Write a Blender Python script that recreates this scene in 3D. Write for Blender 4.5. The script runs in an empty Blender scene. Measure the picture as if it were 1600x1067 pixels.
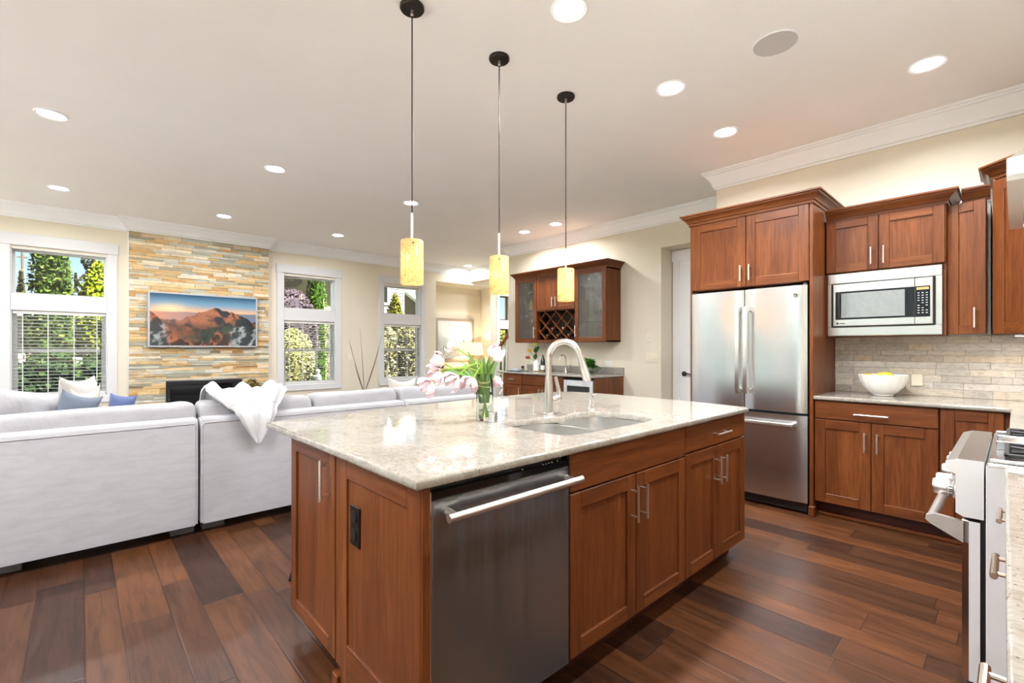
import bpy, bmesh, math, random
from mathutils import Vector, Matrix, noise

scene = bpy.context.scene
COL = scene.collection
PI = math.pi

# ------------------------------------------------------------------ camera
cam_data = bpy.data.cameras.new('camera')
cam = bpy.data.objects.new('camera', cam_data)
COL.objects.link(cam)
cam.location = (0.0, 0.0, 1.27)
cam.rotation_euler = (math.radians(90), 0, math.radians(47.18 - 90))
cam_data.sensor_width = 36.0
cam_data.lens = 16.398
cam_data.shift_y = 11.2 / 1600.0
cam_data.clip_start = 0.02
scene.camera = cam

# ------------------------------------------------------------------ light
w = bpy.data.worlds.new('world')
scene.world = w
w.use_nodes = True
nt = w.node_tree
sky = nt.nodes.new('ShaderNodeTexSky')
sky.sky_type = 'NISHITA'
sky.sun_disc = False
sky.sun_elevation = math.radians(48)
sky.sun_rotation = math.radians(160)
sky.air_density = 1.0
sky.ozone_density = 2.5
sky.dust_density = 0.6
nt.links.new(sky.outputs[0], nt.nodes['Background'].inputs[0])
nt.nodes['Background'].inputs[1].default_value = 0.105

def make_sun(energy):
    s = bpy.data.lights.new('sun', 'SUN')
    s.energy = energy
    s.angle = math.radians(1.0)
    s.color = (1.0, 0.95, 0.86)
    o = bpy.data.objects.new('sun', s)
    COL.objects.link(o)
    d = Vector((-0.30, 0.36, -0.88))
    o.rotation_euler = d.to_track_quat('-Z', 'Y').to_euler()
    return o
make_sun(31.0)

vs = scene.view_settings
vs.view_transform = 'Standard'
vs.look = 'None'
vs.gamma = 1.0
vs.use_curve_mapping = False
vs.exposure = 0.93
CAN_W = 25.0       # watts of one recessed can

# ------------------------------------------------------------------ helpers
def S(r, g, b):
    f = lambda c: (c / 12.92) if c <= 0.04045 else ((c + 0.055) / 1.055) ** 2.4
    return (f(r / 255), f(g / 255), f(b / 255))

class G:
    """small node graph builder for one material"""
    def __init__(s, name):
        s.m = bpy.data.materials.new(name)
        s.m.use_nodes = True
        s.t = s.m.node_tree
        s.b = s.t.nodes['Principled BSDF']
        s.out = s.t.nodes['Material Output']
    def n(s, kind, **kw):
        x = s.t.nodes.new('ShaderNode' + kind)
        for k, v in kw.items():
            setattr(x, k, v)
        return x
    def l(s, a, b):
        s.t.links.new(a, b)
    def inp(s, node, key, v):
        if hasattr(v, 'is_output'):
            s.l(v, node.inputs[key])
        else:
            node.inputs[key].default_value = v
    def math(s, op, a, b=None, c=None):
        x = s.n('Math', operation=op)
        s.inp(x, 0, a)
        if b is not None: s.inp(x, 1, b)
        if c is not None: s.inp(x, 2, c)
        return x.outputs[0]
    def coords(s, scale=(1, 1, 1), rand=False, kind='Object'):
        tc = s.n('TexCoord')
        v = tc.outputs[kind]
        mp = s.n('Mapping')
        mp.inputs['Scale'].default_value = scale
        s.l(v, mp.inputs['Vector'])
        v = mp.outputs[0]
        if rand:
            oi = s.n('ObjectInfo')
            mu = s.n('VectorMath', operation='SCALE')
            mu.inputs[0].default_value = (37.0, 53.0, 29.0)
            s.l(oi.outputs['Random'], mu.inputs['Scale'])
            ad = s.n('VectorMath', operation='ADD')
            s.l(v, ad.inputs[0]); s.l(mu.outputs[0], ad.inputs[1])
            v = ad.outputs[0]
        return v
    def noise(s, vec, scale=5, detail=4, rough=0.5, dist=0.0):
        x = s.n('TexNoise')
        s.l(vec, x.inputs['Vector'])
        x.inputs['Scale'].default_value = scale
        x.inputs['Detail'].default_value = detail
        x.inputs['Roughness'].default_value = rough
        x.inputs['Distortion'].default_value = dist
        return x.outputs['Fac']
    def ramp(s, fac, stops):
        x = s.n('ValToRGB')
        s.l(fac, x.inputs[0])
        e = x.color_ramp.elements
        while len(e) < len(stops): e.new(0.5)
        for i, (p, c) in enumerate(stops):
            e[i].position = p
            e[i].color = (*c, 1) if len(c) == 3 else c
        return x.outputs[0]
    def mix(s, fac, a, b, mode='MIX'):
        x = s.n('MixRGB', blend_type=mode)
        s.inp(x, 0, fac)
        for k, v in ((1, a), (2, b)):
            if hasattr(v, 'is_output'): s.l(v, x.inputs[k])
            else: x.inputs[k].default_value = (*v, 1)
        return x.outputs[0]
    def bump(s, h, strength=0.2, dist=0.01):
        x = s.n('Bump')
        x.inputs['Strength'].default_value = strength
        x.inputs['Distance'].default_value = dist
        s.l(h, x.inputs['Height'])
        s.l(x.outputs[0], s.b.inputs['Normal'])
    def set(s, **kw):
        for k, v in kw.items():
            key = {'color': 'Base Color', 'rough': 'Roughness', 'metal': 'Metallic', 'coat': 'Coat Weight', 'coat_rough': 'Coat Roughness',
                   'trans': 'Transmission Weight', 'ior': 'IOR', 'emit': 'Emission Color', 'emit_s': 'Emission Strength', 'sheen': 'Sheen Weight',
                   'sss': 'Subsurface Weight', 'spec': 'Specular IOR Level', 'aniso': 'Anisotropic', 'alpha': 'Alpha'}[k]
            if hasattr(v, 'is_output'): s.l(v, s.b.inputs[key])
            elif isinstance(v, (tuple, list)): s.b.inputs[key].default_value = (*v[:3], 1)
            else: s.b.inputs[key].default_value = v
        return s

def plain(name, color, rough=0.5, metal=0.0, var=0.06, nscale=9, **kw):
    """a surface of one colour with a faint procedural variation"""
    g = G(name)
    v = g.coords()
    f = g.noise(v, nscale, 3)
    lo = tuple(c * (1 - var) for c in color); hi = tuple(min(1, c * (1 + var)) for c in color)
    g.set(color=g.ramp(f, [(0.3, lo), (0.7, hi)]), rough=rough, metal=metal, **kw)
    return g.m

def wood(name, axis, dark, mid, light, rough=0.40, fine=70, coat=0.12):
    g = G(name)
    sc = [1, 1, 1]; sc['xyz'.index(axis)] = 0.075
    v = g.coords(tuple(sc), rand=True)
    big = g.noise(v, 7, 3, 0.5, 1.2)
    fi = g.noise(v, fine, 5, 0.6, 0.2)
    c = g.ramp(big, [(0.12, dark), (0.5, mid), (0.9, light)])
    c2 = g.ramp(fi, [(0.3, (0.60, 0.55, 0.52)), (0.62, (1.12, 1.12, 1.12))])
    c = g.mix(0.85, c, c2, 'MULTIPLY')
    g.set(color=c, rough=rough, coat=coat, coat_rough=0.25, spec=0.28)
    g.bump(fi, 0.06, 0.002)
    return g.m

class MB:
    """collects shapes in world coordinates and links them as ONE mesh object"""
    def __init__(s, frame=None):
        s.v = []; s.f = []; s.c = []; s.mi = []; s.fr = frame; s.col = None; s.m = 0
    def add(s, verts, faces):
        o = len(s.v)
        if s.fr:
            s.v += [s.fr(*p) for p in verts]
        else:
            s.v += [tuple(p) for p in verts]
        for f in faces:
            s.f.append([i + o for i in f]); s.c.append(s.col); s.mi.append(s.m)
        return s
    def box(s, x0, x1, y0, y1, z0, z1, b=0.0):
        x0, x1 = min(x0, x1), max(x0, x1); y0, y1 = min(y0, y1), max(y0, y1); z0, z1 = min(z0, z1), max(z0, z1)
        b = min(b, 0.45 * (x1 - x0), 0.45 * (y1 - y0), 0.45 * (z1 - z0))
        if b <= 0:
            v = [(x, y, z) for x in (x0, x1) for y in (y0, y1) for z in (z0, z1)]
            return s.add(v, [(0, 1, 3, 2), (4, 6, 7, 5), (0, 4, 5, 1), (2, 3, 7, 6), (0, 2, 6, 4), (1, 5, 7, 3)])
        v = []; ix = {}
        for i, x in enumerate((x0, x1)):
            for j, y in enumerate((y0, y1)):
                for k, z in enumerate((z0, z1)):
                    xi = x + (b if i == 0 else -b); yi = y + (b if j == 0 else -b); zi = z + (b if k == 0 else -b)
                    for a, p in enumerate(((x, yi, zi), (xi, y, zi), (xi, yi, z))):
                        ix[i, j, k, a] = len(v); v.append(p)
        f = []
        for i in (0, 1):
            f.append([ix[i, j, k, 0] for j, k in ((0, 0), (1, 0), (1, 1), (0, 1))])
            f.append([ix[j, i, k, 1] for j, k in ((0, 0), (1, 0), (1, 1), (0, 1))])
            f.append([ix[j, k, i, 2] for j, k in ((0, 0), (1, 0), (1, 1), (0, 1))])
        for j in (0, 1):
            for k in (0, 1):
                f.append([ix[0, j, k, 1], ix[1, j, k, 1], ix[1, j, k, 2], ix[0, j, k, 2]])
                f.append([ix[j, 0, k, 0], ix[j, 1, k, 0], ix[j, 1, k, 2], ix[j, 0, k, 2]])
                f.append([ix[j, k, 0, 0], ix[j, k, 1, 0], ix[j, k, 1, 1], ix[j, k, 0, 1]])
        for i in (0, 1):
            for j in (0, 1):
                for k in (0, 1):
                    f.append([ix[i, j, k, a] for a in (0, 1, 2)])
        return s.add(v, f)
    def prism(s, poly, axis, a, b):
        """poly: 2D outline in the other two axes (in xyz order), run along axis from a to b"""
        def P(p, t):
            return {'x': (t, p[0], p[1]), 'y': (p[0], t, p[1]), 'z': (p[0], p[1], t)}[axis]
        n = len(poly)
        v = [P(p, a) for p in poly] + [P(p, b) for p in poly]
        f = [list(range(n)), list(range(n, 2 * n))] + [(i, (i + 1) % n, n + (i + 1) % n, n + i) for i in range(n)]
        return s.add(v, f)
    def tube(s, pts, r, n=12, caps=True):
        pts = [Vector(p) for p in pts]
        rs = r if isinstance(r, (list, tuple)) else [r] * len(pts)
        v = []; prev = None
        for i, p in enumerate(pts):
            t = (pts[min(i + 1, len(pts) - 1)] - pts[max(i - 1, 0)])
            t = t.normalized() if t.length > 1e-9 else Vector((0, 0, 1))
            if prev is None:
                a = t.orthogonal().normalized()
            else:
                a = (prev - t * prev.dot(t))
                a = a.normalized() if a.length > 1e-6 else t.orthogonal().normalized()
            prev = a; b = t.cross(a)
            for k in range(n):
                q = 2 * PI * k / n
                v.append(tuple(p + (a * math.cos(q) + b * math.sin(q)) * rs[i]))
        f = []
        for i in range(len(pts) - 1):
            for k in range(n):
                k2 = (k + 1) % n
                f.append((i * n + k, i * n + k2, (i + 1) * n + k2, (i + 1) * n + k))
        if caps:
            f.append(list(range(n))); f.append([(len(pts) - 1) * n + k for k in range(n)])
        return s.add(v, f)
    def lathe(s, prof, c=(0, 0, 0), n=24, axis='z', wob=None):
        """prof: (radius, height) pairs; closed at radius 0"""
        v = []; rings = []
        for (r, h) in prof:
            if r < 1e-6:
                rings.append([len(v)])
                p = (0, 0, h)
                v.append(p)
            else:
                rings.append(list(range(len(v), len(v) + n)))
                for k in range(n):
                    q = 2 * PI * k / n
                    rr = r * (wob(q, h) if wob else 1)
                    v.append((rr * math.cos(q), rr * math.sin(q), h))
        if axis == 'y': v = [(x, z, y) for x, y, z in v]
        if axis == 'x': v = [(z, y, x) for x, y, z in v]
        v = [(x + c[0], y + c[1], z + c[2]) for x, y, z in v]
        f = []
        for a, b in zip(rings, rings[1:]):
            if len(a) == 1 and len(b) == 1: continue
            for k in range(n):
                k2 = (k + 1) % n
                if len(a) == 1: f.append((a[0], b[k], b[k2]))
                elif len(b) == 1: f.append((a[k], a[k2], b[0]))
                else: f.append((a[k], a[k2], b[k2], b[k]))
        return s.add(v, f)
    def ell(s, c, r, n=16, m=10, rot=None):
        v = []; f = []
        for i in range(m + 1):
            t = PI * i / m
            for k in range(n):
                q = 2 * PI * k / n
                p = Vector((r[0] * math.sin(t) * math.cos(q), r[1] * math.sin(t) * math.sin(q), r[2] * math.cos(t)))
                if rot: p = rot @ p
                v.append((p.x + c[0], p.y + c[1], p.z + c[2]))
        for i in range(m):
            for k in range(n):
                k2 = (k + 1) % n
                f.append((i * n + k, i * n + k2, (i + 1) * n + k2, (i + 1) * n + k))
        return s.add(v, f)
    def surf(s, fn, nu, nv, cu=False, cv=False):
        v = []; f = []
        ku = nu if cu else nu + 1; kv = nv if cv else nv + 1
        for i in range(ku):
            for j in range(kv):
                v.append(tuple(fn(i / nu, j / nv)))
        for i in range(nu):
            for j in range(nv):
                i2 = (i + 1) % ku; j2 = (j + 1) % kv
                f.append((i * kv + j, i2 * kv + j, i2 * kv + j2, i * kv + j2))
        return s.add(v, f)
    def sweep(s, path, prof):
        """moulding: prof (out, z) swept along a flat path; out is to the left of the path; corners mitred"""
        pts = [Vector((p[0], p[1])) for p in path]
        v = []; n = len(prof)
        for i, p in enumerate(pts):
            d1 = (p - pts[i - 1]).normalized() if i else (pts[1] - p).normalized()
            d2 = (pts[i + 1] - p).normalized() if i < len(pts) - 1 else d1
            n1 = Vector((-d1.y, d1.x)); n2 = Vector((-d2.y, d2.x))
            m = (n1 + n2); m = m / max(0.2, (1 + n1.dot(n2)))
            for o, z in prof:
                v.append((p.x + m.x * o, p.y + m.y * o, z))
        f = []
        for i in range(len(pts) - 1):
            for k in range(n):
                k2 = (k + 1) % n
                f.append((i * n + k, i * n + k2, (i + 1) * n + k2, (i + 1) * n + k))
        f.append(list(range(n))); f.append([(len(pts) - 1) * n + k for k in range(n)])
        return s.add(v, f)
    def build(s, name, mats, parent=None, label=None, kind=None, smooth=True, angle=32, origin=None, recalc=True):
        if not isinstance(mats, (list, tuple)): mats = [mats]
        root = parent
        while root is not None and root.parent is not None: root = root.parent
        if root is not None:
            o = Vector(root.location)
        elif origin is not None:
            o = Vector(origin)
        else:
            xs, ys, zs = zip(*s.v)
            o = Vector(((min(xs) + max(xs)) / 2, (min(ys) + max(ys)) / 2, min(zs)))
        me = bpy.data.meshes.new(name)
        me.from_pydata([(p[0] - o.x, p[1] - o.y, p[2] - o.z) for p in s.v], [], s.f)
        for m in mats: me.materials.append(m)
        me.polygons.foreach_set('material_index', s.mi)
        if any(c is not None for c in s.c):
            at = me.color_attributes.new('Col', 'FLOAT_COLOR', 'CORNER')
            buf = []
            for f, c in zip(s.f, s.c):
                cc = list(c or (0.5, 0.5, 0.5)) + [1.0]
                buf += cc * len(f)
            at.data.foreach_set('color', buf)
        if recalc:
            bm = bmesh.new(); bm.from_mesh(me)
            bmesh.ops.recalc_face_normals(bm, faces=bm.faces)
            bm.to_mesh(me); bm.free()
        if smooth:
            me.shade_smooth()
            me.set_sharp_from_angle(angle=math.radians(angle))
        me.update()
        ob = bpy.data.objects.new(name, me)
        COL.objects.link(ob)
        if parent is None: ob.location = o
        else: ob.parent = parent
        if label: ob['label'] = label
        if kind: ob['kind'] = kind
        return ob

def tag(o, label, cat, group=None, kind=None):
    o['label'] = label; o['category'] = cat
    if group: o['group'] = group
    if kind: o['kind'] = kind
    return o
def thing(name, label, cat, loc=(0, 0, 0), group=None):
    o = bpy.data.objects.new(name, None)
    o.empty_display_size = 0.05
    COL.objects.link(o)
    o.location = loc
    return tag(o, label, cat, group)
def dup(o, loc=None, label=None, rotz=None, parent=None):
    c = o.copy(); COL.objects.link(c)
    if parent is not None: c.parent = parent
    if loc is not None: c.location = loc
    if rotz is not None: c.rotation_euler = (0, 0, rotz)
    if label: c['label'] = label
    for ch in list(o.children):
        dup(ch, parent=c)
    return c
def structure(mb, name, m, parent=None, **kw):
    return mb.build(name, m, parent, kind=None if parent else 'structure', **kw)
def frame(o, u, n):
    """local (a along the front, b out of the front, z up) to world"""
    return lambda a, b, z: (o[0] + a * u[0] + b * n[0], o[1] + a * u[1] + b * n[1], o[2] + z)
def lamp(name, kind, loc, energy, color=(1, 1, 1), **kw):
    l = bpy.data.lights.new(name, kind); l.energy = energy; l.color = color
    for k, v in kw.items(): setattr(l, k, v)
    o = bpy.data.objects.new(name, l); COL.objects.link(o); o.location = loc
    return o
# ------------------------------------------------------------------ materials
M = {}
CH = (S(78, 40, 18), S(110, 60, 27), S(138, 82, 41))
for ax in 'xyz':
    M['cherry_' + ax] = wood('cherry_grain_' + ax, ax, *CH)
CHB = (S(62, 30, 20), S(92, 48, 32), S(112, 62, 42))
M['wall'] = plain('cream_wall_paint', S(229, 221, 203), 0.75, var=0.015, nscale=3)
M['ceil'] = plain('ceiling_paint', S(246, 245, 244), 0.85, var=0.01, nscale=2)
M['trim'] = plain('white_trim_paint', S(246, 248, 251), 0.4, var=0.01, nscale=4)  # trim white, lightened because the crown gets little light
M['casing'] = plain('white_trim_darkened', S(220, 221, 223), 0.4, var=0.01, nscale=4)  # the same trim white, darkened where lamps overlight the window casings
M['white'] = plain('white_plastic', S(238, 236, 230), 0.4, var=0.01)
M['ivory'] = plain('ivory_plastic', S(236, 228, 205), 0.4, var=0.01)
M['blind'] = plain('white_blind_slat', S(226, 226, 222), 0.5, var=0.02)
M['black'] = plain('black_plastic', (0.012, 0.012, 0.013), 0.4)
M['iron'] = plain('black_cast_iron', (0.018, 0.018, 0.019), 0.55, var=0.3, nscale=60)
M['bronze'] = plain('dark_bronze', (0.022, 0.017, 0.013), 0.4, 0.6)
M['dgrey'] = plain('dark_grey_metal', S(70, 72, 76), 0.4, 0.7)
M['chrome'] = plain('chrome', (0.85, 0.85, 0.86), 0.08, 1.0, var=0.02)
M['faucet'] = plain('faucet_nickel', (0.66, 0.635, 0.60), 0.25, 1.0, var=0.03)
M['nickel'] = plain('brushed_nickel_lightened', (0.82, 0.80, 0.77), 0.33, 1.0, var=0.03)  # faucet nickel lightened so the handles look flash-lit
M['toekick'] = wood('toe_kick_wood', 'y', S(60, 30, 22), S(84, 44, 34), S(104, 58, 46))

def steel(name, base, rough, ax, wob=0.0, metal=1.0):
    g = G(name)
    sc = {'x': (0.6, 160, 160), 'y': (160, 0.6, 160), 'z': (160, 160, 0.6)}[ax]
    f = g.noise(g.coords(sc), 3, 3, 0.6)
    lo = tuple(c * 0.95 for c in base)
    g.set(color=g.ramp(f, [(0.3, lo), (0.7, base)]), metal=metal, rough=rough)
    h = f
    if wob:
        w1 = g.noise(g.coords((2.2, 2.2, 0.5) if ax == 'y' else (5.5, 5.5, 0.22)), 2.0, 1 if ax == 'y' else 2, 0.4)
        h = g.math('ADD', g.math('MULTIPLY', w1, wob), g.math('MULTIPLY', f, 0.02))
        g.bump(h, 0.35, 0.02)
    else:
        g.bump(h, 0.03, 0.001)
    return g.m
M['steel_f'] = steel('brushed_steel_fridge', (0.74, 0.76, 0.77), 0.24, 'y', 0.9)
M['steel'] = steel('brushed_steel', (0.72, 0.72, 0.71), 0.24, 'y')
M['steel_dw'] = steel('dark_brushed_steel', (0.25, 0.255, 0.265), 0.25, 'z', 2.0, 0.85)
M['paint_s'] = plain('silver_paint_and_sheen', S(240, 241, 243), .4, .0, var=.01)
M['steel_sink'] = steel('sink_steel', (0.75, 0.75, 0.74), 0.27, 'x')

def granite(name='cream_granite'):
    g = G(name)
    v = g.coords()
    cloud = g.noise(v, 4.5, 5, 0.65, 1.0)
    vein = g.noise(g.coords((14, 5.0, 14)), 5.0, 6, 0.75, 0.5)
    c = g.ramp(cloud, [(0.3, S(214, 204, 190)), (0.55, S(240, 236, 228)), (0.72, S(206, 194, 178))])
    c = g.mix(0.6, c, g.ramp(vein, [(0.30, S(140, 130, 120)), (0.46, S(226, 220, 212)), (0.62, S(252, 250, 247))]), 'MULTIPLY')
    sp = g.n('TexVoronoi', feature='F1'); g.l(g.coords(), sp.inputs['Vector']); sp.inputs['Scale'].default_value = 210
    cell = g.n('SeparateColor'); g.l(sp.outputs['Color'], cell.inputs[0])
    dark = g.math('GREATER_THAN', cell.outputs[0], 0.93)
    near = g.math('LESS_THAN', sp.outputs['Distance'], 0.42)
    c = g.mix(g.math('MULTIPLY', g.math('MULTIPLY', dark, near), 0.75), c, S(96, 88, 84))
    c = g.mix(1.0, c, (.47, .467, .458), 'MULTIPLY')
    g.set(color=c, rough=0.06, spec=0.75)
    return g.m
M['granite'] = granite()

def floor_mat():
    g = G('hand_scraped_planks')
    tc = g.n('TexCoord')
    sp = g.n('SeparateXYZ'); g.l(tc.outputs['Object'], sp.inputs[0])
    x, y = sp.outputs[0], sp.outputs[1]
    X = g.math('DIVIDE', g.math('ADD', x, 50.003), 0.305)
    fx = g.math('FRACT', X)
    second = g.math('GREATER_THAN', fx, 0.41)
    row = g.math('ADD', g.math('MULTIPLY', g.math('FLOOR', X), 2.0), second)
    d1 = g.math('MINIMUM', fx, g.math('ABSOLUTE', g.math('SUBTRACT', fx, 0.41)))
    d1 = g.math('MINIMUM', d1, g.math('SUBTRACT', 1.0, fx))
    edge_x = g.math('MULTIPLY', d1, 0.305)
    wn = g.n('TexWhiteNoise', noise_dimensions='1D'); g.l(row, wn.inputs['W'])
    L = 1.05
    Y = g.math('ADD', g.math('DIVIDE', g.math('ADD', y, 40.0), L), g.math('MULTIPLY', wn.outputs['Value'], 7.31))
    fy = g.math('FRACT', Y)
    edge_y = g.math('MULTIPLY', g.math('MINIMUM', fy, g.math('SUBTRACT', 1.0, fy)), L)
    cx = g.n('CombineXYZ'); g.l(row, cx.inputs[0]); g.l(g.math('FLOOR', Y), cx.inputs[1])
    w2 = g.n('TexWhiteNoise', noise_dimensions='2D'); g.l(cx.outputs[0], w2.inputs['Vector'])
    gv = g.n('Mapping'); gv.inputs['Scale'].default_value = (1, 0.09, 1)
    off = g.n('VectorMath', operation='ADD')
    sc = g.n('VectorMath', operation='SCALE'); g.l(w2.outputs['Color'], sc.inputs[0]); sc.inputs['Scale'].default_value = 30.0
    g.l(tc.outputs['Object'], gv.inputs[0])
    g.l(gv.outputs[0], off.inputs[0]); g.l(sc.outputs[0], off.inputs[1])
    gr = g.noise(off.outputs[0], 30, 7, 0.7, 0.8)
    big = g.noise(off.outputs[0], 7, 3, 0.55, 1.5)
    c = g.ramp(w2.outputs['Value'], [(0.0, S(58, 36, 26)), (0.35, S(72, 44, 28)), (0.7, S(86, 52, 31)), (1.0, S(100, 61, 35))])
    c = g.mix(0.7, c, g.ramp(big, [(0.25, (0.6, 0.56, 0.54)), (0.75, (1.15, 1.15, 1.12))]), 'MULTIPLY')
    c = g.mix(0.7, c, g.ramp(gr, [(0.36, (0.40, 0.38, 0.36)), (0.58, (1.2, 1.2, 1.16))]), 'MULTIPLY')
    e = g.math('MINIMUM', edge_x, edge_y)
    gap = g.n('MapRange'); g.l(e, gap.inputs['Value']); gap.inputs['From Max'].default_value = 0.0028
    c = g.mix(g.math('SUBTRACT', 1.0, gap.outputs[0]), c, S(34, 20, 15))
    rr = g.n('MapRange'); g.l(big, rr.inputs['Value']); rr.inputs['To Min'].default_value = 0.28; rr.inputs['To Max'].default_value = 0.44
    g.set(color=c, rough=rr.outputs[0], spec=0.26)
    bev = g.n('MapRange'); g.l(e, bev.inputs['Value']); bev.inputs['From Max'].default_value = 0.006
    h = g.math('ADD', g.math('MULTIPLY', bev.outputs[0], 1.0), g.math('MULTIPLY', big, 0.9))
    g.bump(h, 0.35, 0.003)
    return g.m
M['floor'] = floor_mat()

def stone_mat(name, scale, rough, amp, bump=0.4):
    g = G(name)
    at = g.n('Attribute'); at.attribute_name = 'Col'
    v = g.coords((1, 1, 2.4))
    f = g.noise(v, scale, 5, 0.65, 0.6)
    f2 = g.noise(v, scale * 4, 3, 0.6)
    c = g.mix(amp, at.outputs['Color'], g.ramp(f, [(0.25, (0.55, 0.53, 0.52)), (0.5, (1, 1, 1)), (0.75, (1.25, 1.2, 1.1))]), 'MULTIPLY')
    g.set(color=c, rough=rough)
    g.bump(f2, bump, 0.01)
    return g.m
M['ledger'] = stone_mat('stacked_ledger_stone', 9, 0.75, 0.6)
M['splash'] = stone_mat('split_face_travertine', 26, 0.55, 0.85, 0.25)

def attr_mat(name, rough=0.6, k=1.0, **kw):
    g = G(name)
    at = g.n('Attribute'); at.attribute_name = 'Col'
    v = g.coords()
    f = g.noise(v, 30, 3)
    c = g.mix(0.4, at.outputs['Color'], g.ramp(f, [(0.3, (0.85, 0.85, 0.85)), (0.7, (1.1, 1.1, 1.1))]), 'MULTIPLY')
    if k != 1.0: c = g.mix(1.0, c, (k, k, k), 'MULTIPLY')
    g.set(color=c, rough=rough, **kw)
    return g.m
M['leafy'] = attr_mat('leaf_surface', 0.55)
M['garden_leaf'] = attr_mat('garden_leaf', 0.85, 0.27, spec=0.08)
M['petal'] = attr_mat('petal_surface', 0.5, sss=0.15)

def fabric(name, color, scale=260, var=0.08, bump=0.25, fold=0.0):
    g = G(name)
    v = g.coords((1, 1, 1))
    big = g.noise(g.coords((1.0, 1.0, 4.0)), 6, 5, 0.65, 0.8)
    fi = g.noise(v, scale, 2)
    lo = tuple(c * (1 - var) for c in color); hi = tuple(min(1, c * (1 + var * 0.6)) for c in color)
    g.set(color=g.ramp(big, [(0.3, lo), (0.65, hi)]), rough=0.9, sheen=0.25, spec=0.2)
    h = fi
    if fold:
        fo = g.noise(g.coords((1.2, 1.2, 0.5)), 5, 3, 0.5, 0.6)
        h = g.math('ADD', g.math('MULTIPLY', fo, fold), g.math('MULTIPLY', fi, 0.06))
        g.bump(h, 0.6, 0.03)
    else:
        g.bump(h, bump, 0.003)
    return g.m
M['sofa'] = fabric('grey_velvet', S(178, 178, 183), fold=0)
M['sofa_c'] = fabric('grey_velvet_cushion', S(166, 165, 169), fold=0.8)
M['sofa_leg'] = plain('grey_leg_cover', S(120, 120, 126), 0.8)
M['pil_lt'] = fabric('oatmeal_linen', S(192, 188, 184))
M['pil_gr'] = fabric('slate_linen', S(104, 112, 128))
M['pil_bl'] = fabric('denim_blue_cloth', S(84, 98, 138))
M['pil_cr'] = fabric('cream_cloth', S(204, 199, 188))
M['pil_nv'] = plain('navy_band', S(52, 54, 66), 0.9)
M['plush'] = fabric('white_plush', S(203, 203, 205), scale=120, var=0.02, bump=0.7)

def pane_mat(name, tint=(1, 1, 1), gloss=0.07, rough=0.0, wav=0):
    g = G(name)
    t = g.n('BsdfTransparent'); t.inputs[0].default_value = (*tint, 1)
    gl = g.n('BsdfGlossy'); gl.inputs['Roughness'].default_value = rough
    if wav:
        b = g.n('Bump'); b.inputs['Strength'].default_value = 0.55; b.inputs['Distance'].default_value = 0.01
        g.l(g.noise(g.coords((1, 1, 0.8)), wav, 3, 0.6, 1.5), b.inputs['Height'])
        g.l(b.outputs[0], gl.inputs['Normal'])
    mx = g.n('MixShader'); mx.inputs[0].default_value = gloss
    g.l(t.outputs[0], mx.inputs[1]); g.l(gl.outputs[0], mx.inputs[2])
    g.l(mx.outputs[0], g.out.inputs[0])
    return g.m
M['pane'] = pane_mat('window_glass', (0.97, 0.98, 0.98), 0.05)
M['seedy'] = pane_mat('rippled_cabinet_glass', (0.78, 0.79, 0.78), 0.13, 0.04, 34)
M['shelfglass'] = pane_mat('shelf_glass', (0.75, 0.85, 0.80), 0.2)
M['mesh_glass'] = plain('mesh_glass_with_sheen', S(150, 155, 154), 0.08, var=.05, nscale=40)
M['blackglass'] = plain('black_glass', (0.008, 0.009, 0.010), 0.06, 0.0)
gg = G('clear_glass'); gg.set(color=(0.97, 1, 0.98), rough=0.0, trans=1.0, ior=1.45); M['glass'] = gg.m
gg = G('water'); gg.set(color=(0.95, 1, 0.93), rough=0.0, trans=1.0, ior=1.33); M['water'] = gg.m
gg = G('amber_liquor'); gg.set(color=S(230, 165, 20), rough=0.05, trans=0.3, ior=1.4); M['amber'] = gg.m
gg = G('green_bottle_glass'); gg.set(color=S(30, 52, 48), rough=0.06, ior=1.45, coat=0.4); M['bottle'] = gg.m

def emis(name, color, s, base=(0.9, 0.9, 0.9)):
    g = G(name)
    f = g.noise(g.coords(), 3, 1)
    g.set(color=base, emit=g.ramp(f, [(0, tuple(c * 0.97 for c in color)), (1, color)]), emit_s=s, rough=0.4)
    return g.m
M['lens'] = emis('lit_lens', (1.0, 0.97, 0.92), 9.0)
def shade_cloth():
    g = G('lamp_shade_cloth')
    c = g.ramp(g.noise(g.coords(), 60, 2), [(0.3, S(250, 240, 220)), (0.7, S(255, 248, 232))])
    df = g.n('BsdfDiffuse'); g.l(c, df.inputs[0])
    tr = g.n('BsdfTranslucent'); g.l(c, tr.inputs[0])
    m1 = g.n('MixShader'); m1.inputs[0].default_value = 0.55; g.l(df.outputs[0], m1.inputs[1]); g.l(tr.outputs[0], m1.inputs[2])
    g.l(m1.outputs[0], g.out.inputs[0])
    return g.m
M['lampshade'] = shade_cloth()

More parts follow.
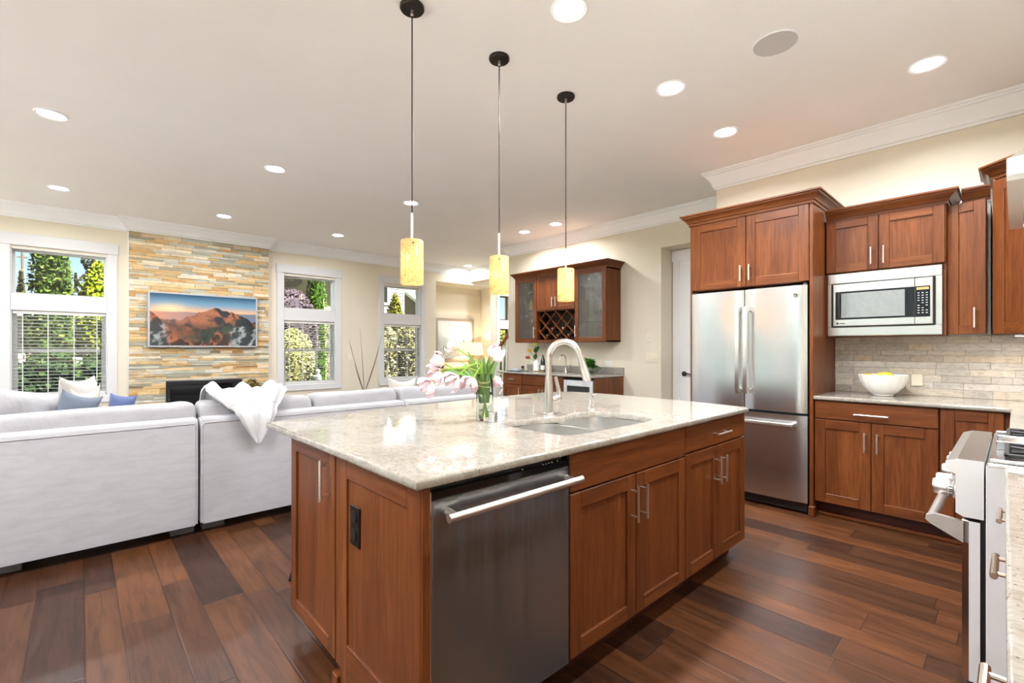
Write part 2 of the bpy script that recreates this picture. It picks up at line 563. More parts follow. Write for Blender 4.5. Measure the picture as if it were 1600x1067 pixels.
def onyx():
    g = G('amber_art_glass')
    v = g.coords()
    sp = g.n('SeparateXYZ'); g.l(v, sp.inputs[0])
    f = g.noise(v, 52, 6, 0.8, 1.0)
    f2 = g.noise(v, 200, 3, 0.6)
    c = g.ramp(f, [(0.30, S(226, 150, 104)), (0.5, S(250, 208, 154)), (0.68, S(255, 238, 200))])
    c = g.mix(g.ramp(f2, [(0.62, (0, 0, 0)), (0.72, (0.55, 0.55, 0.55))]), c, S(206, 130, 84))
    df = g.n('BsdfDiffuse'); g.l(c, df.inputs[0])
    tr = g.n('BsdfTranslucent'); g.l(c, tr.inputs[0])
    gl = g.n('BsdfGlossy'); gl.inputs['Roughness'].default_value = 0.15
    m1 = g.n('MixShader'); m1.inputs[0].default_value = 0.6; g.l(df.outputs[0], m1.inputs[1]); g.l(tr.outputs[0], m1.inputs[2])
    m2 = g.n('MixShader'); m2.inputs[0].default_value = 0.04; g.l(m1.outputs[0], m2.inputs[1]); g.l(gl.outputs[0], m2.inputs[2])
    g.l(m2.outputs[0], g.out.inputs[0])
    return g.m
M['onyx'] = onyx()
M['terra'] = plain('brown_glazed_clay', S(140, 78, 44), 0.35)
M['lawn'] = plain('lawn', S(52, 68, 32), 0.9, var=0.4, nscale=8)
M['bark'] = plain('bark', S(84, 68, 54), 0.9, var=0.3, nscale=20)

# ------------------------------------------------------------------ room
X_BAR, X_FR, Y_N, Y_S, X_W, ZC = 5.55, 4.75, 8.32, -0.62, -4.2, 3.05

b = MB(); b.box(X_W - .2, 9.2, Y_S - .2, 8.95, -0.12, 0.0)
structure(b, 'floor', M['floor'], origin=(0, 0, 0))
b = MB(); b.box(X_W - .2, 9.2, Y_S - .2, 9.0, ZC, ZC + 0.12)
structure(b, 'ceiling', M['ceil'])

def wall_grid(mb, axis, p0, p1, a0, a1, z0, z1, holes):
    """a wall slab with rectangular holes; axis = its normal"""
    As = sorted({a0, a1} | {h[0] for h in holes} | {h[1] for h in holes})
    Zs = sorted({z0, z1} | {h[2] for h in holes} | {h[3] for h in holes})
    As = [a for a in As if a0 <= a <= a1]; Zs = [z for z in Zs if z0 <= z <= z1]
    for i in range(len(As) - 1):
        ma = (As[i] + As[i + 1]) / 2
        k = 0
        while k < len(Zs) - 1:
            def hole(k): 
                mz = (Zs[k] + Zs[k + 1]) / 2
                return any(h[0] < ma < h[1] and h[2] < mz < h[3] for h in holes)
            if hole(k): k += 1; continue
            e = k
            while e + 1 < len(Zs) - 1 and not hole(e + 1): e += 1
            if axis == 'y': mb.box(As[i], As[i + 1], p0, p1, Zs[k], Zs[e + 1])
            else: mb.box(p0, p1, As[i], As[i + 1], Zs[k], Zs[e + 1])
            k = e + 1
W1 = (-0.62, 0.27); W2 = (2.50, 3.375); W3 = (4.32, 5.15); WZ = (0.655, 2.51)
W4 = (7.30, 7.64)
holes = [(*W1, *WZ), (*W2, *WZ), (*W3, *WZ), (5.52, 7.02, 0.0, 2.70), (*W4, 0.30, 2.53)]
b = MB(); wall_grid(b, 'y', Y_N, Y_N + .18, X_W - .2, 9.2, 0, ZC, holes)
structure(b, 'wall_north', M['wall'])
b = MB()                                    # the niche behind its opening
b.box(5.42, 7.28, 8.86, 8.98, 0, 2.82); b.box(5.40, 5.52, 8.50, 8.86, 0, 2.82)
b.prism([(7.02, 8.50), (7.17, 8.86), (7.30, 8.86), (7.30, 8.50)], 'z', 0, 2.82); b.box(5.42, 7.28, 8.50, 8.98, 2.70, 2.84)
structure(b, 'wall_niche', M['wall'])
b = MB(); wall_grid(b, 'x', X_BAR, X_BAR + .32, 2.0, 6.08, 0, ZC, [(2.0, 3.134, 0, 2.585)])
structure(b, 'wall_bar', M['wall'])
b = MB(); b.box(X_FR, X_FR + .92, Y_S - .2, 2.065, 0, ZC)
structure(b, 'wall_east', M['wall'])
b = MB(); b.box(X_BAR + .32, X_BAR + .5, 1.9, 6.08, 0, ZC)
structure(b, 'wall_hall', M['wall'])
b = MB(); b.box(X_BAR + .32, 9.2, 5.96, 6.08, 0, ZC); b.box(9.0, 9.2, 6.08, 8.5, 0, ZC)
structure(b, 'wall_stair', M['wall'])
b = MB(); b.box(6.45, 6.62, 6.08, 8.32, 2.77, ZC)
structure(b, 'wall_bulkhead', M['wall'])
b = MB(); b.box(X_W - .2, X_FR, Y_S - .2, Y_S, 0, ZC)
structure(b, 'wall_south', M['wall'])
b = MB(); wall_grid(b, 'x', X_W - .2, X_W, Y_S, Y_N, 0, ZC, [(-0.35, 3.3, 0.02, 2.6), (3.7, 8.0, 0.3, 2.7)])
structure(b, 'wall_west', M['wall'])

def west_window(n, y0, y1, z0, z1, k):
    b = MB()
    for y in [y0 + (y1 - y0) * i / k for i in range(k + 1)]:
        b.box(X_W - .12, X_W - .02, y - .035, y + .035, z0, z1)
    for z in (z0, z1):
        b.box(X_W - .12, X_W - .02, y0, y1, z - .035, z + .035)
    c = .1
    b.box(X_W - .001, X_W + .02, y0 - c, y0, z0, z1 + c); b.box(X_W - .001, X_W + .02, y1, y1 + c, z0, z1 + c); b.box(X_W - .001, X_W + .022, y0 - c, y1 + c, z1, z1 + c + .03)
    o = structure(b, n, M['trim'])
    g = MB(); g.box(X_W - .075, X_W - .065, y0, y1, z0, z1); structure(g, 'pane', M['pane'], o)
west_window('window_5', -0.35, 3.3, 0.05, 2.6, 2)
west_window('window_6', 3.7, 8.0, 0.3, 2.7, 3)

CROWN = [(0, 2.880), (.014, 2.880), (.016, 2.900), (.026, 2.904), (.030, 2.918), (.038, 2.945), (.054, 2.975), (.076, 3.000), (.080, 3.012), (.092, 3.016), (.096, 3.028), (.108, 3.032), (.108, ZC), (0, ZC)]
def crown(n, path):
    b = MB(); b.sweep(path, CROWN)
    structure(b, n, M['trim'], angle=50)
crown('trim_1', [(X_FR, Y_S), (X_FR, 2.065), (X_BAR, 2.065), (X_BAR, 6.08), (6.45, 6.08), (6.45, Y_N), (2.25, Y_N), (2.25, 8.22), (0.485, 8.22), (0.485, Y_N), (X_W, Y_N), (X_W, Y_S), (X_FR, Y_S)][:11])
def base(n, path):
    b = MB(); b.sweep(path, [(0, 0), (.016, 0), (.016, .12), (.010, .135), (0, .135)])
    structure(b, n, M['trim'])
base('baseboard_north', [(5.50, Y_N), (2.26, Y_N)])
base('baseboard_west', [(0.47, Y_N), (X_W, Y_N)])
base('baseboard_bar', [(X_BAR, 3.14), (X_BAR, 3.69)])

# --- windows of the north wall: casing, frame, sashes, panes
def north_window(n, x0, x1, mull=True):
    z0, z1 = WZ
    b = MB()
    c = 0.105; y = Y_N
    b.box(x0 - c, x0, y - .02, y + .001, z0 - .10, z1 + .03, .003)
    b.box(x1, x1 + c, y - .02, y + .001, z0 - .10, z1 + .03, .003)
    b.box(x0 - c - .012, x1 + c + .012, y - .028, y + .001, z1 + .03, z1 + .178, .004)
    b.box(x0 - c, x1 + c, y - .021, y + .001, z0 - .10, z0, .003)
    b.box(x0 + .001, x1 - .001, y - .012, y + .15, 1.745, 1.952, .003)           # mullion between transom and lower window
    for (xa, xb) in ((x0, x0 + .012), (x1 - .012, x1)):                       # jamb liners
        b.box(xa, xb, y - .001, y + .16, z0, z1)
    b.box(x0, x1, y - .001, y + .16, z1 - .012, z1); b.box(x0, x1, y - .001, y + .16, z0, z0 + .014)
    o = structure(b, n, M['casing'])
    def sash(za, zb, t, yy, nm):
        s = MB(); xa, xb = x0 + .012, x1 - .012
        s.box(xa, xa + t, yy, yy + .04, za, zb); s.box(xb - t, xb, yy, yy + .04, za, zb)
        s.box(xa + t, xb - t, yy, yy + .04, za, za + t); s.box(xa + t, xb - t, yy, yy + .04, zb - t, zb)
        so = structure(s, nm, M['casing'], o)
        p = MB(); p.box(xa + t, xb - t, yy + .017, yy + .022, za + t, zb - t)
        structure(p, 'pane', M['pane'], so)
    sash(1.952, z1 - .012, .018, y + .11, 'transom_sash')
    sash(1.225, 1.745, .036, y + .115, 'upper_sash')
    sash(z0 + .014, 1.265, .044, y + .075, 'lower_sash')
    return o
north_window('window_1', *W1); north_window('window_2', *W2); north_window('window_3', *W3)

b = MB(); x0, x1 = W4; y = Y_N
b.box(x0 - .09, x0, y - .02, y + .001, 0, 2.56); b.box(x1, x1 + .09, y - .02, y + .001, 0, 2.56); b.box(x0 - .1, x1 + .1, y - .025, y + .001, 2.53, 2.67)
b.box(x0, x1, y - .01, y + .1, 1.745, 1.95); b.box(x0, x1, y, y + .1, .25, .32)
o = structure(b, 'window_4', M['trim'])
s = MB()
for za, zb in ((.32, 1.745), (1.95, 2.53)):
    s.box(x0, x0 + .025, y + .09, y + .12, za, zb); s.box(x1 - .025, x1, y + .09, y + .12, za, zb); s.box(x0, x1, y + .09, y + .12, za, za + .025); s.box(x0, x1, y + .09, y + .12, zb - .025, zb)
so = structure(s, 'sash', plain('dark_wood_sash', S(92, 64, 46), .5), o)
p = MB(); p.box(x0, x1, y + .10, y + .105, .32, 1.745); p.box(x0, x1, y + .10, y + .105, 1.95, 2.53); structure(p, 'pane', M['pane'], so)

# --- blinds
def blind(x0, x1, label, z0=0.672, z1=1.745):
    t = thing('window_blind', label, 'blind', ((x0 + x1) / 2, Y_N + .035, z0), 'slatted window blinds')
    xa, xb = x0 + .016, x1 - .016
    b = MB(); b.box(xa, xb, Y_N + .008, Y_N + .062, z1 - .045, z1 - .002, .004); b.build('headrail', M['blind'], t)
    b = MB(); n = int((z1 - z0 - .08) / .0432); a = math.radians(-9)
    for i in range(n):
        z = z1 - .075 - i * .0432; yc = Y_N + .036
        ca, sa = math.cos(a) * .023, math.sin(a) * .023
        for (za, zb) in ((0, .0026),):
            v = []
            for x in (xa, xb):
                v += [(x, yc - ca, z - sa), (x, yc, z + .0022), (x, yc + ca, z + sa), (x, yc + ca, z + sa + zb), (x, yc, z + .0022 + zb), (x, yc - ca, z - sa + zb)]
            b.add(v, [(0, 1, 2, 3, 4, 5), (6, 7, 8, 9, 10, 11)] + [(k, (k + 1) % 6, 6 + (k + 1) % 6, 6 + k) for k in range(6)])
    b.build('slats', M['blind'], t, smooth=False)
    b = MB(); b.box(xa, xb, Y_N + .012, Y_N + .060, z0, z0 + .024, .004); b.build('bottom_rail', M['blind'], t)
    b = MB()
    for fx in (.1, .36, .64, .9):
        x = xa + (xb - xa) * fx
        for yy in (.010, .061): b.box(x - .004, x + .004, Y_N + yy - .0006, Y_N + yy + .0006, z0 + .02, z1 - .04)
    b.build('ladder_tape', M['blind'], t)
    b = MB(); b.tube([(xb - .05, Y_N + .004, z1 - .05), (xb - .048, Y_N + .003, z1 - .62)], .0035, 8); b.build('tilt_wand', M['dgrey'], t, label='thin grey tilt wand')
blind(*W1, 'white slatted blind in the wide window beside the stone fireplace wall, before dark hedge')
blind(*W2, 'white slatted blind in the middle window, between stone wall and bare-twig vase')
blind(*W3, 'white slatted blind in the window farthest from the fireplace, behind the sofa corner')

# --- hall door
b = MB(); xd = X_BAR + .30
b.box(xd - .02, xd + .03, 3.03, 3.12, 0, 2.45); b.box(xd - .02, xd + .03, 2.07, 2.13, 0, 2.45); b.box(xd - .026, xd + .03, 2.07, 3.132, 2.43, 2.575)
o = structure(b, 'door_1', M['trim'])
d = MB(); d.box(xd - .005, xd + .02, 2.13, 3.03, .01, 2.43)
def panel(d, ya, yb, za, zb):
    for k, (g_, h_) in enumerate(((0, .010), (.022, .004))):
        d.box(xd - .005 - h_, xd, ya + g_, ya + g_ + .014, za + g_, zb - g_); d.box(xd - .005 - h_, xd, yb - g_ - .014, yb - g_, za + g_, zb - g_)
        d.box(xd - .005 - h_, xd, ya + g_, yb - g_, za + g_, za + g_ + .014); d.box(xd - .005 - h_, xd, ya + g_, yb - g_, zb - g_ - .014, zb - g_)
panel(d, 2.27, 2.89, 1.10, 2.28); panel(d, 2.27, 2.89, .22, .92)
do = structure(d, 'leaf', M['trim'], o)
h = MB(); h.lathe([(0, 0), (.032, 0), (.032, -.012), (.012, -.014), (.012, -.045), (0, -.045)], (xd - .005, 2.965, .94), axis='x')
h.tube([(xd - .048, 2.965, .94), (xd - .055, 2.95, .942), (xd - .055, 2.90, .945), (xd - .052, 2.85, .935)], [.011, .011, .009, .007])
h.build('lever_handle', M['black'], do, label='black lever handle')
# ------------------------------------------------------------------ kitchen builders
def bar_pull(parent, fr, a, z, length, vertical=True, b0=0.02, off=0.034, r=0.006, mt=None):
    m = MB(fr); h = length / 2; e = h * 0.72
    if vertical:
        m.tube([(a, b0 + off, z - h), (a, b0 + off, z + h)], r, 10)
        for s in (-e, e): m.tube([(a, b0 - .001, z + s), (a, b0 + off, z + s)], r * .7, 8)
    else:
        m.tube([(a - h, b0 + off, z), (a + h, b0 + off, z)], r, 10)
        for s in (-e, e): m.tube([(a + s, b0 - .001, z), (a + s, b0 + off, z)], r * .7, 8)
    return m.build('handle', mt or M['nickel'], parent)

def shaker(parent, fr, a0, a1, z0, z1, ax, handle=None, name='door', sw=0.062, t=0.02, glass=None):
    """framed door: a along the front, ax the world axis of the rails"""
    m = MB(fr); c = .0025
    m.m = 0
    m.box(a0, a0 + sw, 0, t, z0, z1, c); m.box(a1 - sw, a1, 0, t, z0, z1, c)
    if not glass: m.box(a0 + sw, a1 - sw, .001, t - .009, z0 + sw, z1 - sw)
    m.m = 1
    m.box(a0 + sw, a1 - sw, 0, t, z0, z0 + sw, c); m.box(a0 + sw, a1 - sw, 0, t, z1 - sw, z1, c)
    o = m.build(name, [M['cherry_z'], M['cherry_' + ax]], parent)
    if glass:
        p = MB(fr); p.box(a0 + sw - .004, a1 - sw + .004, .008, .013, z0 + sw - .004, z1 - sw + .004)
        p.build('glass_pane', glass, o, label='rippled clear glass')
    if handle:
        a, z, L, vert = handle
        bar_pull(o, fr, a, z, L, vert, t)
    return o

def slab(parent, fr, a0, a1, z0, z1, ax, handle=None, name='drawer', t=0.02):
    m = MB(fr); m.box(a0, a1, 0, t, z0, z1, .004)
    o = m.build(name, M['cherry_' + ax], parent)
    if handle:
        a, z, L, vert = handle
        bar_pull(o, fr, a, z, L, vert, t)
    return o

def body(parent, fr, a0, a1, depth, z0, z1, toe=0.0, mt=None, hollow=None, tk=None):
    m = MB(fr)
    if hollow is None:
        m.box(a0, a1, -depth, -.0008, z0 + toe, z1, .0015)
    else:
        k = .018
        m.box(a0, a0 + k, -depth, -.0008, z0, z1); m.box(a1 - k, a1, -depth, -.0008, z0, z1)
        m.box(a0 + k, a1 - k, -depth, -.0008, z0, z0 + k); m.box(a0 + k, a1 - k, -depth, -.0008, z1 - k, z1)
        m.box(a0 + k, a1 - k, -depth, -depth + .01, z0 + k, z1 - k)
        for h in hollow: m.box(a0 + k, a1 - k, -depth + .01, -.001, h - .01, h + .01)
    o = m.build('body', mt or M['cherry_z'], parent)
    if toe:
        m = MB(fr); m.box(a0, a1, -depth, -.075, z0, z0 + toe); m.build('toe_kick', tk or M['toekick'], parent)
    return o

CORN = [(0, 0), (.008, 0), (.010, .020), (.018, .024), (.022, .036), (.040, .056), (.052, .066), (.056, .078), (.066, .080), (.066, .092), (0, .092)]
def cornice(parent, path, z, k=1.0, d=None):
    """cabinet crown; out is to the left of the path"""
    m = MB(); m.sweep(path, [(o * k - .001, z + h) for o, h in CORN])
    return m.build('crown_moulding', M['cherry_' + (d or 'y')], parent, angle=30)

# ------------------------------------------------------------------ island
YF = 1.117                                     # front face of the cabinet boxes; doors stand 2 cm proud
FI = frame((0, YF + .02, 0), (1, 0), (0, -1))
XE = 0.692
FE = frame((XE + .02, 0, 0), (0, 1), (-1, 0))
t = thing('sink_base_cabinet', 'cherry island cabinet under the sink, with long false drawer front over two doors', 'cabinet', (1.77, 1.42, 0))
body(t, FI, 1.326, 2.212, .56, 0, .700, .11)
slab(t, FI, 1.330, 2.209, .735, .880, 'x', name='drawer_front')
shaker(t, FI, 1.330, 1.766, .117, .729, 'x', (1.733, .610, .15, True)); shaker(t, FI, 1.772, 2.209, .117, .729, 'x', (1.805, .610, .15, True))
t = thing('drawer_base_cabinet', 'cherry island cabinet nearest the refrigerator, one drawer over two doors', 'cabinet', (2.585, 1.42, 0))
body(t, FI, 2.214, 2.960, .56, 0, .884, .11)
slab(t, FI, 2.216, 2.962, .745, .880, 'x', (2.600, .808, .17, False))
shaker(t, FI, 2.216, 2.588, .117, .738, 'x', (2.555, .610, .15, True)); shaker(t, FI, 2.593, 2.962, .117, .738, 'x', (2.626, .610, .15, True))

t = thing('island_gable', 'framed cherry end panel of the island, holding the dark outlet', 'panel', (.70, 1.40, 0))
m = MB(FE); c = .0025; a0, a1, z0, z1, sw = 1.121, 1.665, .02, .884, .075
m.box(a0, a0 + sw, 0, .02, z0, z1, c); m.box(a1 - .055, a1, 0, .02, z0, z1, c); m.box(a0 + sw, a1 - .055, .001, .011, z0 + .2, z1 - sw)
m.m = 1; m.box(a0 + sw, a1 - .055, 0, .02, z1 - sw, z1, c); m.box(a0 + sw, a1 - .055, 0, .02, z0, z0 + .20, c)
m.build('framed_panel', [M['cherry_z'], M['cherry_y']], t)
m = MB(); m.box(XE + .003, .722, YF - .002, YF + .018, .0, .884, .002); m.build('corner_post', M['cherry_z'], t)
m = MB(); m.box(XE - .012, XE + .02, 1.665, 1.712, 0, .085, .004); m.box(XE - .008, XE + .02, 1.125, 1.665, 0, .02, .002); m.build('plinth_block', M['cherry_z'], t)
t = thing('island_end_cabinet', 'cherry island cabinet with tall single door, opening toward the sofa', 'cabinet', (1.82, 1.95, 0))
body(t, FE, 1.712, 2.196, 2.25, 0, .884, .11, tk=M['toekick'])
shaker(t, FE, 1.714, 2.196, .117, .880, 'y', (1.764, .775, .155, True), sw=.058)
m = MB(FE); m.box(1.667, 1.711, -.02, .016, .11, .884); m.build('filler_strip', M['cherry_z'], t)

# dishwasher
t = thing('dishwasher', 'dark stainless dishwasher with bar handle in the island front', 'dishwasher', (1.02, 1.4, 0))
m = MB(FI); m.box(.735, 1.31, -.55, -.004, .10, .868); m.box(.735, 1.31, -.55, -.09, .0, .10); m.build('body', M['black'], t)
m = MB(FI); m.box(.727, 1.320, -.003, .022, .112, .838, .004); o = m.build('door', M['steel_dw'], t)
m = MB(FI); m.box(.727, 1.320, -.03, .020, .8385, .864, .003); o2 = m.build('control_strip', M['blackglass'], t)
for a in (1.09, 1.19, 1.206, 1.222, 1.238, 1.266):
    m = MB(FI); m.box(a - .003, a + .003, .004, .012, .8642, .8665); m.build('button', M['chrome'], o2)
m = MB(FI)
m.tube([(.752, .067, .797), (1.338, .067, .797)], .0125, 16)
for a in (.782, 1.305): m.tube([(a, .021, .797), (a, .067, .797)], [.013, .009], 12)
m.build('handle', M['nickel'], o)
m = MB(FI); m.box(.7225, .7265, -.02, .018, .112, .864); m.build('side_trim', M['nickel'], t)

# outlet on the end panel
t = thing('power_outlet', 'dark bronze power outlet on the cherry end panel of the island', 'outlet', (XE + .009, 1.548, .587))
m = MB(FE); m.box(1.512, 1.584, .0112, .0185, .588, .728, .003); o = m.build('cover_plate', M['bronze'], t)
for zz in (.628, .690):
    m = MB(FE)
    pts = [(1.548 + .019 * math.cos(q), zz + .021 * math.sin(q)) for q in [2 * PI * k / 20 for k in range(20)]]
    m.prism(pts, 'y', .018, .022); m.build('socket', M['black'], o)

# countertop with an opening for the sink
def ctop_outline():
    return [(.662, 1.092), (2.955, 1.092), (2.985, 1.12), (3.030, 1.40), (3.058, 1.75), (3.056, 2.10), (3.030, 2.38), (2.985, 2.52), (2.90, 2.585), (2.75, 2.612), (2.45, 2.622), (2.10, 2.608), (1.75, 2.585), (1.40, 2.553), (1.05, 2.515), (.80, 2.486), (.662, 2.468)]
def sink_outline():
    base = [(1.466, 1.655), (1.446, 1.56), (1.443, 1.36), (1.46, 1.265), (1.55, 1.232), (1.75, 1.225), (1.95, 1.222), (2.09, 1.235), (2.165, 1.30), (2.195, 1.43), (2.18, 1.56), (2.12, 1.632), (2.01, 1.660), (1.93, 1.645), (1.86, 1.612), (1.80, 1.63), (1.73, 1.666), (1.62, 1.684), (1.53, 1.686)]
    # smooth closed curve
    out = []; n = len(base)
    for i in range(n):
        p0, p1, p2, p3 = [Vector(base[(i + k) % n]) for k in (-1, 0, 1, 2)]
        for s in (0, .25, .5, .75):
            out.append(tuple(.5 * ((2 * p1) + (p2 - p0) * s + (2 * p0 - 5 * p1 + 4 * p2 - p3) * s * s + (3 * p1 - p0 - 3 * p2 + p3) * s ** 3)))
    return out
def slab_with_hole(name, outer, hole, z0, z1, m, edge=.006):
    bm = bmesh.new()
    def ring(pts, z): return [bm.verts.new((p[0], p[1], z)) for p in pts]
    def inset(pts, d):
        n = len(pts); r = []
        cx = sum(p[0] for p in pts) / n; cy = sum(p[1] for p in pts) / n
        area = sum(pts[i][0] * pts[(i + 1) % n][1] - pts[(i + 1) % n][0] * pts[i][1] for i in range(n))
        sg = 1 if area > 0 else -1
        for i in range(n):
            a = Vector(pts[i]) - Vector(pts[i - 1]); c = Vector(pts[(i + 1) % n]) - Vector(pts[i])
            n1 = Vector((-a.y, a.x)).normalized() * sg; n2 = Vector((-c.y, c.x)).normalized() * sg
            k = (n1 + n2); k = k / max(.3, 1 + n1.dot(n2))
            r.append((pts[i][0] + k.x * d, pts[i][1] + k.y * d))
        return r
    prof = [(edge * 1.6, z0), (edge * .5, z0 + edge * .5), (0, z0 + edge * 1.4), (0, z1 - edge * 1.2), (edge * .45, z1 - edge * .4), (edge * 1.3, z1)]
    rings = [ring(inset(outer, d), z) for d, z in prof]
    for a, b2 in zip(rings, rings[1:]):
        for i in range(len(a)):
            j = (i + 1) % len(a); bm.faces.new((a[i], a[j], b2[j], b2[i]))
    loops = {z0: [rings[0]], z1: [rings[-1]]}
    if hole:
        hp = [(0.0, z0), (0.0, z1 - .004), (-.0035, z1)]
        hr = [ring(inset(hole, d), z) for d, z in hp]
        for a, b2 in zip(hr, hr[1:]):
            for i in range(len(a)):
                j = (i + 1) % len(a); bm.faces.new((a[i], a[j], b2[j], b2[i]))
        loops[z0].append(hr[0]); loops[z1].append(hr[-1])
    for z, ls in loops.items():
        ed = []
        for l in ls:
            for i in range(len(l)):
                e = bm.edges.get((l[i], l[(i + 1) % len(l)])) or bm.edges.new((l[i], l[(i + 1) % len(l)]))
                ed.append(e)
        bmesh.ops.triangle_fill(bm, edges=ed, use_beauty=True)
    bmesh.ops.recalc_face_normals(bm, faces=bm.faces)
    o0 = Vector((sum(p[0] for p in outer) / len(outer), sum(p[1] for p in outer) / len(outer), z0))
    for v in bm.verts: v.co -= o0
    me = bpy.data.meshes.new(name); bm.to_mesh(me); bm.free()
    me.materials.append(m); me.shade_smooth(); me.set_sharp_from_angle(angle=math.radians(50))
    for p in me.polygons:
        if abs(p.normal.z) > .999: p.use_smooth = False
    ob = bpy.data.objects.new(name, me); COL.objects.link(ob); ob.location = o0
    return ob
o = slab_with_hole('island_countertop', ctop_outline(), sink_outline(), .884, .914, M['granite'])
tag(o, 'cream granite countertop with curved far edge on the cherry island', 'countertop')

# undermount double sink
t = thing('kitchen_sink', 'double stainless undermount sink in the island countertop', 'sink', (1.8, 1.42, .70))
def bowl(x0, x1, y0, y1, zt, zb, rad, nm, shp):
    def ringpts(k, inset):
        pts = []
        for q in range(48):
            a = 2 * PI * q / 48
            ca, sa = math.cos(a), math.sin(a)
            e = 0.42
            px = (abs(ca) ** e) * (1 if ca >= 0 else -1); py = (abs(sa) ** e) * (1 if sa >= 0 else -1)
            pts.append(((x0 + x1) / 2 + ((x1 - x0) / 2 - inset) * px, (y0 + y1) / 2 + ((y1 - y0) / 2 - inset) * py))
        return pts
    m = MB(); prof = [(-.012, zt), (0, zt - .001), (.004, zt - .05), (.010, zb + .05), (.022, zb + .018), (.05, zb + .004), (.11, zb)]
    v = []; f = []
    for d, z in prof:
        v += [(p[0], p[1], z) for p in ringpts(0, d)]
    for i in range(len(prof) - 1):
        for k in range(48):
            f.append((i * 48 + k, i * 48 + (k + 1) % 48, (i + 1) * 48 + (k + 1) % 48, (i + 1) * 48 + k))
    f.append([(len(prof) - 1) * 48 + k for k in range(48)])
    m.add(v, f); o = m.build(nm, M['steel_sink'], t, angle=60)
    d = MB(); d.lathe([(0, .004), (.025, .004), (.043, .003), (.045, .0005), (0, .0003)], ((x0 + x1) / 2, (y0 + y1) / 2, zb), 24); d.build('drain', M['chrome'], o)
bowl(1.425, 1.795, 1.205, 1.688, .882, .712, .06, 'bowl', 0)
bowl(1.823, 2.196, 1.205, 1.675, .882, .712, .06, 'bowl', 1)

# tall pull-down faucet
fx, fy = 1.868, 1.722
t = thing('kitchen_faucet', 'tall brushed nickel pull-down faucet behind the island sink', 'faucet', (fx, fy, .914))
m = MB(); m.lathe([(0, .914), (.030, .914), (.030, .920), (.027, .924), (.026, .97), (.023, 1.04), (.0195, 1.115), (.0195, 1.12), (0, 1.12)], (fx, fy, 0), 24); m.build('faucet_body', M['faucet'], t)
dirx, diry = .30, -.954                          # the spout swings over the bowls
R = .090; pts = [(fx, fy, 1.119), (fx, fy, 1.218)]
for k in range(1, 15):
    a = PI - (PI - math.radians(12)) * k / 14
    pts.append((fx + dirx * (R + R * math.cos(a)), fy + diry * (R + R * math.cos(a)), 1.218 + R * math.sin(a)))
pe = Vector(pts[-1]); dv = (pe - Vector(pts[-2])).normalized()
m = MB(); m.tube(pts + [tuple(pe + dv * .02)], .0165, 18); m.build('spout', M['faucet'], t)
p1 = pe + dv * .02; p2 = pe + dv * .145
m = MB(); m.tube([tuple(p1), tuple(p1 + dv * .03), tuple(p2 - dv * .02), tuple(p2)], [.0175, .019, .022, .020], 18); m.build('spray_head', M['faucet'], t)
m = MB(); m.tube([(fx + .018, fy, .985), (fx + .075, fy - .008, 1.0)], [.019, .017], 16)
m.tube([(fx + .072, fy - .008, .985), (fx + .078, fy - .008, 1.01), (fx + .074, fy - .004, 1.05), (fx + .060, fy + .004, 1.115)], [.016, .014, .0105, .009], 12)
m.build('lever_handle', M['faucet'], t)

t = thing('soap_dispenser', 'small chrome soap dispenser behind the far sink bowl', 'soap dispenser', (2.215, 1.70, .914))
m = MB(); m.lathe([(0, 0), (.021, 0), (.021, .006), (.014, .009), (.013, .045), (.0155, .048), (.0155, .060), (.011, .063), (.011, .088), (0, .089)], (2.215, 1.70, .914), 18); m.build('pump', M['chrome'], t)
m = MB(); m.tube([(2.215, 1.70, 1.000), (2.210, 1.67, 1.003)], .007, 10); m.build('nozzle', M['chrome'], t)
t = thing('dishwasher_air_gap', 'short chrome air gap cap in front of the tulip vase', 'air gap', (1.462, 1.712, .914))
m = MB(); m.lathe([(0, 0), (.024, 0), (.024, .004), (.0205, .006), (.0205, .052), (.018, .055), (0, .055)], (1.462, 1.712, .914), 24); m.build('cap', M['chrome'], t)
m = MB()
for zz in (.018, .030, .042):
    a0 = -.95
    m.prism([(1.462 + rr * math.cos(a0 + q), 1.712 + rr * math.sin(a0 + q)) for rr, q in [(.0212, -.5 + i * .25) for i in range(5)] + [(.0200, .5 - .25 * i) for i in range(5)]], 'z', .914 + zz - .003, .914 + zz + .003)
m.build('slot', M['black'], t)

# bar stool tucked under the overhang
t = thing('bar_stool', 'dark backless bar stool tucked under the far overhang of the island', 'stool', (1.10, 2.72, 0))
m = MB(); m.lathe([(0, .56), (.13, .56), (.155, .575), (.155, .60), (.14, .615), (0, .618)], (1.10, 2.72, 0), 28); m.build('seat', M['black'], t)
for (lx, ly, tx, ty) in ((.845, 2.70, 1.02, 2.71), (1.10, 2.94, 1.10, 2.81), (1.35, 2.74, 1.18, 2.73), (1.10, 2.50, 1.10, 2.63)):
    m = MB(); m.tube([(lx, ly, 0), (tx, ty, .562)], [.011, .013], 10); m.build('leg', M['black'], t)
m = MB(); m.tube([(1.10 + .19 * math.cos(q), 2.72 + .19 * math.sin(q), .2) for q in [2 * PI * k / 24 for k in range(25)]], .007, 8); m.build('foot_ring', M['black'], t)

